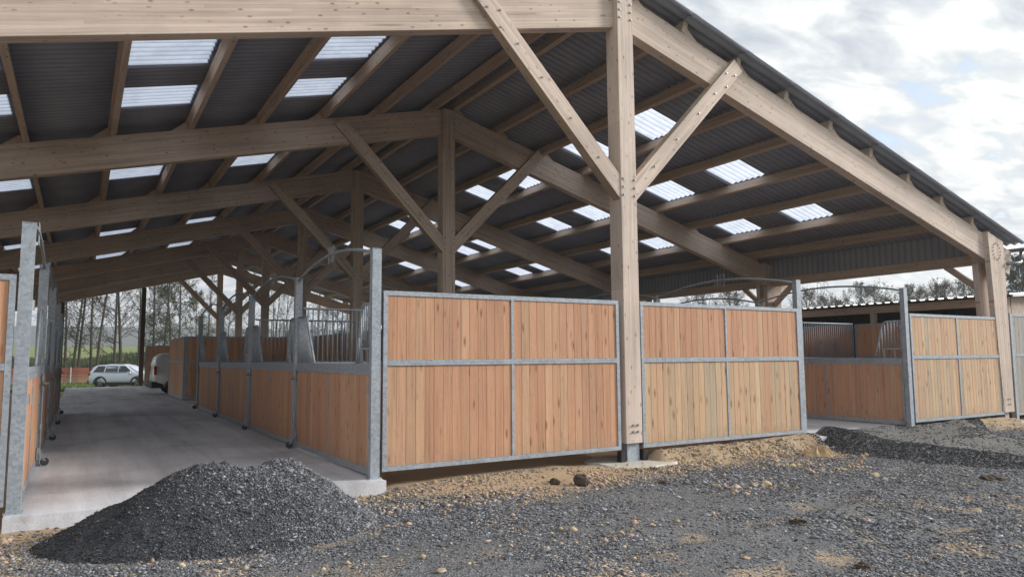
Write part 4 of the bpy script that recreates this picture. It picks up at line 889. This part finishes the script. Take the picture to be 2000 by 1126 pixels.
# ------------------------------------------------------------------ stones
TETRA = np.array([(1, 0, 0), (-1, 0, 0), (0, 1, 0), (0, -1, 0), (0, 0, 1), (0, 0, -1)], float)
OCT = np.array([(0, 2, 4), (2, 1, 4), (1, 3, 4), (3, 0, 4), (2, 0, 5), (1, 2, 5), (3, 1, 5), (0, 3, 5)])
def stones(P, size, flat_, tone, tilt=0.5):
    k = len(P); v = TETRA[None] * (1 + rng.uniform(-.38, .38, (k, 6, 1))) + rng.normal(0, .16, (k, 6, 3))
    v = v * (size[:, None, None] * np.stack([rng.uniform(.75, 1.35, k), rng.uniform(.55, 1.0, k), flat_ * rng.uniform(.6, 1.4, k)], -1)[:, None, :])
    a = rng.uniform(0, 2 * np.pi, k); tx = rng.normal(0, tilt, k)
    ca, sa = np.cos(a)[:, None], np.sin(a)[:, None]; ct, st = np.cos(tx)[:, None], np.sin(tx)[:, None]
    y = v[..., 1] * ct - v[..., 2] * st; z = v[..., 1] * st + v[..., 2] * ct; x = v[..., 0]
    v = np.stack([x * ca - y * sa, x * sa + y * ca, z], -1) + P[:, None, :]
    f = OCT[None] + 6 * np.arange(k)[:, None, None]
    return v.reshape(-1, 3), f.reshape(-1, 3), np.repeat(tone, 6, 0)
def slate_tone(k, lo=.08, hi=.29):
    b = lo + (hi - lo) * rng.random(k) ** 1.8; light = rng.random(k) < .09; b = np.where(light, b * 2.0, b)
    return np.stack([b * .97, b, b * rng.uniform(1.02, 1.14, k)], -1)
def sand_tone(k):
    b = rng.uniform(.30, .52, k); return np.stack([b * 1.1, b * rng.uniform(.76, .9, k), b * rng.uniform(.45, .68, k)], -1)
K = 380000
u = rng.random(K); dist = 2.6 * (18.0 / 2.6) ** (u ** .72); ang = rng.uniform(R(-14), R(80), K)
X_ = dist * np.sin(ang); Y_ = dist * np.cos(ang)
ok = (Y_ < 8.7) & (Y_ > 0.3) & (X_ > -3.0) & (X_ < 21); X_, Y_, dist = X_[ok], Y_[ok], dist[ok]
zn = zones(X_, Y_); clus = fbm(X_ * 1.4 + 3, Y_ * 1.4 + 31); rm = ramp_mask(X_, Y_)
rut = np.minimum(np.abs(Y_ - (3.3 + .16 * (X_ - 3) + .25 * np.sin(X_ * .5))), np.abs(Y_ - (4.85 + .16 * (X_ - 3) + .25 * np.sin(X_ * .5 + 1.55))))
pr = np.clip((clus - .33) * 3.0, .10, 1) * (1 - .65 * np.exp(-(rut / .15) ** 2)) * (1 - .80 * sst(zn[:, 0], .5, .85) * sst(Y_, 5.5, 7)) * (1 - .9 * sst(rm, .05, .4)); keep = rng.random(len(X_)) < pr
X_, Y_, dist, clus, zn = X_[keep], Y_[keep], dist[keep], clus[keep], zn[keep]
k = len(X_); size = .0042 + .0105 * rng.random(k) ** 3.2 + .006 * np.clip(clus - .5, 0, 1) * 3 * rng.random(k) + .0013 * dist
big = rng.random(k) < .022; size = np.where(big, size * 1.8, size)
sand = rng.random(k) < (.035 + .42 * sst(zn[:, 0], .25, .6)); tone = np.where(sand[:, None], sand_tone(k), slate_tone(k))
P = np.stack([X_, Y_, gz(X_, Y_) + size * .12], -1)
v, f, tn = stones(P, size, .32, tone, .32); tag(obj('gravel', np_mesh('gravel', v, f, tn), 'stone'), 'grey slate gravel scattered over the yard', kind='stuff')
# pale rubble along the soil strip
K = 9000; X_ = rng.uniform(-1.5, 12.5, K); Y_ = 8.66 - rng.gamma(2.2, .42, K); zn = zones(X_, Y_); rm = ramp_mask(X_, Y_); cl = fbm(X_ * 1.8 + 9, Y_ * 1.8 + 2)
keep = (zn[:, 0] > .28) & (rm < .05) & (rng.random(K) < np.clip((cl - .36) * 3.2, .05, 1) * (1 - .6 * sst(zn[:, 0], .8, .97))) & (Y_ > 5); X_, Y_, cl = X_[keep], Y_[keep], cl[keep]; k = len(X_)
size = .009 + .03 * rng.random(k) ** 3 + .012 * (cl > .55) * rng.random(k); P = np.stack([X_, Y_, gz(X_, Y_) + size * .25], -1)
tone = sand_tone(k); gk = rng.random(k) < .12; tone[gk] = slate_tone(int(gk.sum()), .08, .2)
v, f, tn = stones(P, size, .7, tone, .6); tag(obj('rubble', np_mesh('rubble', v, f, tn), 'stone'), 'pale limestone rubble along the sandy strip', kind='stuff')
# two stone clusters and the far yard
pts = []
for cx, cy, n_, sx_, sy_ in ((7.35, 6.45, 150, .38, .17), (6.75, 4.4, 150, .36, .22), (9.3, 6.9, 130, .8, .35), (3.4, 7.55, 260, 1.0, .22), (4.2, 5.6, 120, .9, .4)):
    pts.append(np.stack([rng.normal(cx, sx_, n_), rng.normal(cy, sy_, n_)], -1))
pts = np.concatenate(pts); X_, Y_ = pts[:, 0], pts[:, 1]; ok = (Y_ < 8.4) & (ramp_mask(X_, Y_) < .05); X_, Y_ = X_[ok], Y_[ok]; k = len(X_)
size = .014 + .032 * rng.random(k) ** 2.2; tone = slate_tone(k, .12, .34); sk_ = rng.random(k) < np.where(Y_ > 5, .6, .12); tone[sk_] = sand_tone(int(sk_.sum()))
v, f, tn = stones(np.stack([X_, Y_, gz(X_, Y_) + size * .25], -1), size, .6, tone, .5); tag(obj('rubble', np_mesh('rubble', v, f, tn), 'stone'), 'coarser stones gathered in loose clusters', kind='stuff')
K = 60000; X_ = rng.uniform(7.5, 21, K); Y_ = rng.uniform(2.6, 8.5, K); rm = ramp_mask(X_, Y_); zn = zones(X_, Y_); keep = (rm < .1) & (rng.random(K) < 1 - .7 * sst(zn[:, 0], .5, .85)); X_, Y_ = X_[keep], Y_[keep]; k = len(X_)
size = .011 + .014 * rng.random(k) ** 2; tone = slate_tone(k, .08, .3); sk_ = rng.random(k) < .06; tone[sk_] = sand_tone(int(sk_.sum()))
v, f, tn = stones(np.stack([X_, Y_, gz(X_, Y_) + size * .12], -1), size, .32, tone, .3); tag(obj('gravel', np_mesh('gravel', v, f, tn), 'stone'), 'slate gravel out towards the ramp', kind='stuff')
# fine dark grit on the ramp's flanks
K = 60000; X_ = rng.uniform(10.7, 18, K); Y_ = rng.uniform(4.4, 8.8, K); rm = ramp_mask(X_, Y_); zn = zones(X_, Y_)
keep = (rm > .03) & (rng.random(K) < 1 - .97 * zn[:, 2]); X_, Y_ = X_[keep], Y_[keep]; k = len(X_); size = rng.uniform(.008, .02, k)
v, f, tn = stones(np.stack([X_, Y_, gz(X_, Y_) + size * .2], -1), size, .6, slate_tone(k, .022, .07), .6); tag(obj('grit', np_mesh('grit', v, f, tn), 'stone'), 'dark grit on the flanks of the ramp', kind='stuff')

# gravel heap
def heap(x, y):
    def cone(cx, cy, h, rx, ry):
        rx *= .86; ry *= .86
        return h * np.clip(1.13 - np.sqrt(((x - cx) / rx) ** 2 + ((y - cy) / ry) ** 2 + .035), -1, 1)
    a = cone(1.06, 7.50, .74, 1.30, .98); b = cone(1.80, 7.53, .72, 1.02, .98); c = cone(.33, 7.63, .32, .66, .66); d = cone(1.44, 7.42, .66, 1.15, .9)
    h = np.log(np.exp(14 * a) + np.exp(14 * b) + np.exp(14 * c) + np.exp(14 * d)) / 14 - .035
    return h + .05 * (fbm(x * 4 + 50, y * 4 + 50) - .5) + .03 * (fbm(x * 11, y * 11 + 4, 2) - .5)
hp = thing('gravel_heap', 'heap of dark crushed slate tipped in front of the aisle floor', 'gravel heap', (1.5, 7.4, -.16))
hx = np.arange(-.5, 3.5, .04); hy = np.arange(6.1, 8.54, .04); HX, HY = np.meshgrid(hx, hy); HH = heap(HX, HY); HZ = np.where(HH > -.03, np.maximum(gz(HX, HY), -.18) + HH, gz(HX, HY) - .06)
idx = np.arange(HX.size).reshape(HX.shape); F = np.stack([idx[:-1, :-1], idx[:-1, 1:], idx[1:, 1:], idx[1:, :-1]], -1).reshape(-1, 4)
okf = (HH.ravel()[F] > -.05).any(1); obj('mound', np_mesh('mound', np.stack([HX, HY, HZ], -1).reshape(-1, 3), F[okf], smooth=True), 'heapcore', hp, world=Matrix.Identity(4))
K = 105000; X_ = rng.uniform(-.5, 3.3, K); Y_ = rng.uniform(6.15, 8.5, K); H_ = heap(X_, Y_); keep = H_ > -.02 + .0 * X_; X_, Y_, H_ = X_[keep], Y_[keep], H_[keep]; k = len(X_)
size = .0052 + .009 * rng.random(k) ** 2.4 + .02 * (rng.random(k) < .03) * rng.random(k); coarse = fbm(X_ * 1.5 + 6, Y_ * 1.5 + 2); mixr = sst(X_ + 1.8 * (coarse - .5) + rng.normal(0, .35, k), .3, 1.5); size *= .75 + .5 * mixr
tone = slate_tone(k, .06, .28); tone *= (.36 + .72 * mixr)[:, None]  # stones toned darker leftwards, painting in the heap's side away from the sun
v, f, tn = stones(np.stack([X_, Y_, np.maximum(gz(X_, Y_), -.18) + H_ + size * .15], -1), size, .5, tone, .8)
o = obj('heap_stones', np_mesh('heap_stones', v, f, tn), 'stone', hp, world=Matrix.Identity(4)); o['kind'] = 'stuff'
# stones rolled from the heap
K = 4200; a = rng.uniform(0, 2 * np.pi, K); q = 1 + rng.gamma(1.5, .15, K); X_ = 1.45 + 1.6 * q * np.cos(a); Y_ = 7.35 + .98 * q * np.sin(a); ok = (Y_ < 8.4) & (X_ > -.9); X_, Y_ = X_[ok], Y_[ok]; k = len(X_)
size = .008 + .014 * rng.random(k) ** 2; v, f, tn = stones(np.stack([X_, Y_, gz(X_, Y_) + size * .25], -1), size, .55, slate_tone(k, .08, .3), .6)
tag(obj('gravel', np_mesh('gravel', v, f, tn), 'stone'), 'loose slate chips around the foot of the heap', kind='stuff')

# single rocks and clods one can point to
def hull(name, x, y, squash):
    import bmesh
    b = bmesh.new(); r = random.Random(int(abs(x * 131 + y * 977)) & 1023)
    for i in range(22):
        d = Vector((r.gauss(0, 1), r.gauss(0, 1), r.gauss(0, 1))).normalized() * r.uniform(.75, 1.1); b.verts.new((d.x, d.y * .78, d.z * squash))
    res = bmesh.ops.convex_hull(b, input=b.verts); bmesh.ops.delete(b, geom=[g for g in res['geom_interior'] if isinstance(g, bmesh.types.BMVert)], context='VERTS')
    bmesh.ops.bevel(b, geom=b.edges[:], offset=.05, segments=1, affect='EDGES')
    me = bpy.data.meshes.new(name); b.to_mesh(me); b.free(); return me
def rock(name, label, cat, x, y, s, col, squash=.7, group=None):
    import bmesh
    if name == 'soil_clod':
        b = bmesh.new(); bmesh.ops.create_icosphere(b, subdivisions=3, radius=1); off = x * 7
        for v in b.verts:
            c = v.co.copy(); nn = fbm(np.array([c.x * 2.1 + off]), np.array([c.y * 2.1 + c.z * 2.7 + off]), 4)[0]; v.co = c * (.25 + 1.5 * nn); v.co.z *= squash
        me = bpy.data.meshes.new(name); b.to_mesh(me); b.free()
    else:
        me = hull(name, x, y, squash); off = x * 3
    at_ = me.attributes.new('tone', 'FLOAT_COLOR', 'POINT'); at_.data.foreach_set('color', np.tile(np.array([*col, 1], np.float32), len(me.vertices)))
    o = obj(name, me, 'stone', world=T(x, y, gzf(x, y) + s * squash * .35) @ Matrix.Rotation(off, 4, 'Z') @ Matrix.Scale(s, 4)); return tag(o, label, cat, group)
DK = (.07, .05, .035); BG = (.46, .36, .23); GY = (.16, .165, .175)
for a in [('soil_clod', 'tallest dark earth clod in front of the long orange wall', 'clod', 5.62, 7.66, .085, DK, 1.0), ('soil_clod', 'low dark earth clod just left of the tallest clod', 'clod', 5.40, 7.94, .07, DK, .7),
          ('soil_clod', 'small dark clod close to the concrete pad', 'clod', 6.6, 7.2, .06, DK, .5), ('soil_clod', 'dark clod before the ramp toe', 'clod', 10.3, 5.0, .12, DK, .4), ('soil_clod', 'dark clod beside the blue grey stone cluster', 'clod', 6.05, 4.72, .07, DK, .5), ('soil_clod', 'dark clod near the bottom edge of the yard', 'clod', 5.3, 3.55, .05, DK, .5),
          ('rock', 'large pale stone low on the gravel heap', 'rock', 1.74, 6.80, .075, (.32, .32, .31), .9), ('rock', 'beige stone alone on the dark gravel', 'rock', 8.21, 4.15, .065, BG, .5), ('rock', 'beige stone of the pair near the ramp toe', 'rock', 9.4, 6.05, .085, BG, .6), ('rock', 'smaller beige stone beside the pair near the ramp', 'rock', 9.25, 5.82, .05, (.42, .36, .27), .6),
          ('rock', 'orange beige flat stone in the nearest gravel', 'rock', 4.76, 4.23, .045, (.50, .33, .2), .35), ('rock', 'pale flat stone at the bottom edge of the yard', 'rock', 2.47, 5.2, .06, (.45, .37, .28), .4)]: rock(*a)
for i, (x, y, s, c, lab) in enumerate([(7.62, 6.40, .09, BG, 'biggest beige rock of the stone cluster before the pad'), (7.42, 6.42, .06, (.30, .29, .26), 'grey stone at the middle of the cluster before the pad'), (7.30, 6.52, .07, (.24, .25, .27), 'blue grey stone standing in the cluster before the pad'), (7.12, 6.45, .055, BG, 'small beige stone left in the cluster before the pad'), (6.98, 6.62, .05, (.36, .3, .22), 'outermost left stone of the cluster before the pad'),
        (7.75, 6.2, .055, BG, 'front beige stone of the cluster before the pad'), (6.75, 4.30, .06, GY, 'biggest slate of the blue grey stone cluster'), (6.95, 4.42, .05, GY, 'flat slate right in the blue grey cluster'), (6.55, 4.45, .045, (.2, .2, .21), 'small slate left in the blue grey cluster'), (6.6, 4.75, .05, GY, 'rear slate of the blue grey cluster'), (6.9, 4.12, .045, (.13, .135, .15), 'front slate of the blue grey cluster')]):
    rock('rock', lab, 'rock', x, y, s, c, .6, 'clustered stones in the yard')
# crumpled sandy clay lump at the foot of the ramp
import bmesh
b = bmesh.new(); bmesh.ops.create_grid(b, x_segments=40, y_segments=26, size=1)
for v in b.verts:
    x, y = v.co.x, v.co.y; e = max(0, 1 - (x * x + y * y * 1.1)); n_ = fbm(np.array([x * 2.6 + 9]), np.array([y * 2.6 + 4]), 4)[0]; rid = 1 - abs(2 * fbm(np.array([x * 2.2 + 30]), np.array([y * 3.2 + 2]), 2)[0] - 1)
    v.co.z = e ** .6 * (.10 + .30 * rid ** 3 + .12 * n_) - .06; v.co.x = x * (1 + .25 * (n_ - .5)) * .27; v.co.y = y * .16 * (1 + .3 * (n_ - .5)); v.co.z *= .55
me = bpy.data.meshes.new('clay_lump'); b.to_mesh(me); b.free()
at_ = me.attributes.new('tone', 'FLOAT_COLOR', 'POINT'); at_.data.foreach_set('color', np.tile(np.array([.50, .37, .22, 1], np.float32), len(me.vertices)))
tag(obj('clay_lump', me, 'stone', world=T(10.5, 7.72, gzf(10.5, 7.72)) @ Matrix.Rotation(R(-30), 4, 'Z')), 'crumpled sandy clay lump at the toe of the dark ramp', 'clay lump')

# ------------------------------------------------------------------ thin damp air
m, t, p = mat('damp air'); t.nodes.remove(p); pv = N(t, 'ShaderNodeVolumePrincipled', Density=0.0009); pv.inputs['Color'].default_value = (.93, .96, 1, 1); pv.inputs['Anisotropy'].default_value = 0.3
t.links.new(pv.outputs[0], t.nodes['Material Output'].inputs['Volume'])
tag(obj('haze', MB().box(-950, 1550, -950, 1050, -8, 60), m), kind='stuff')
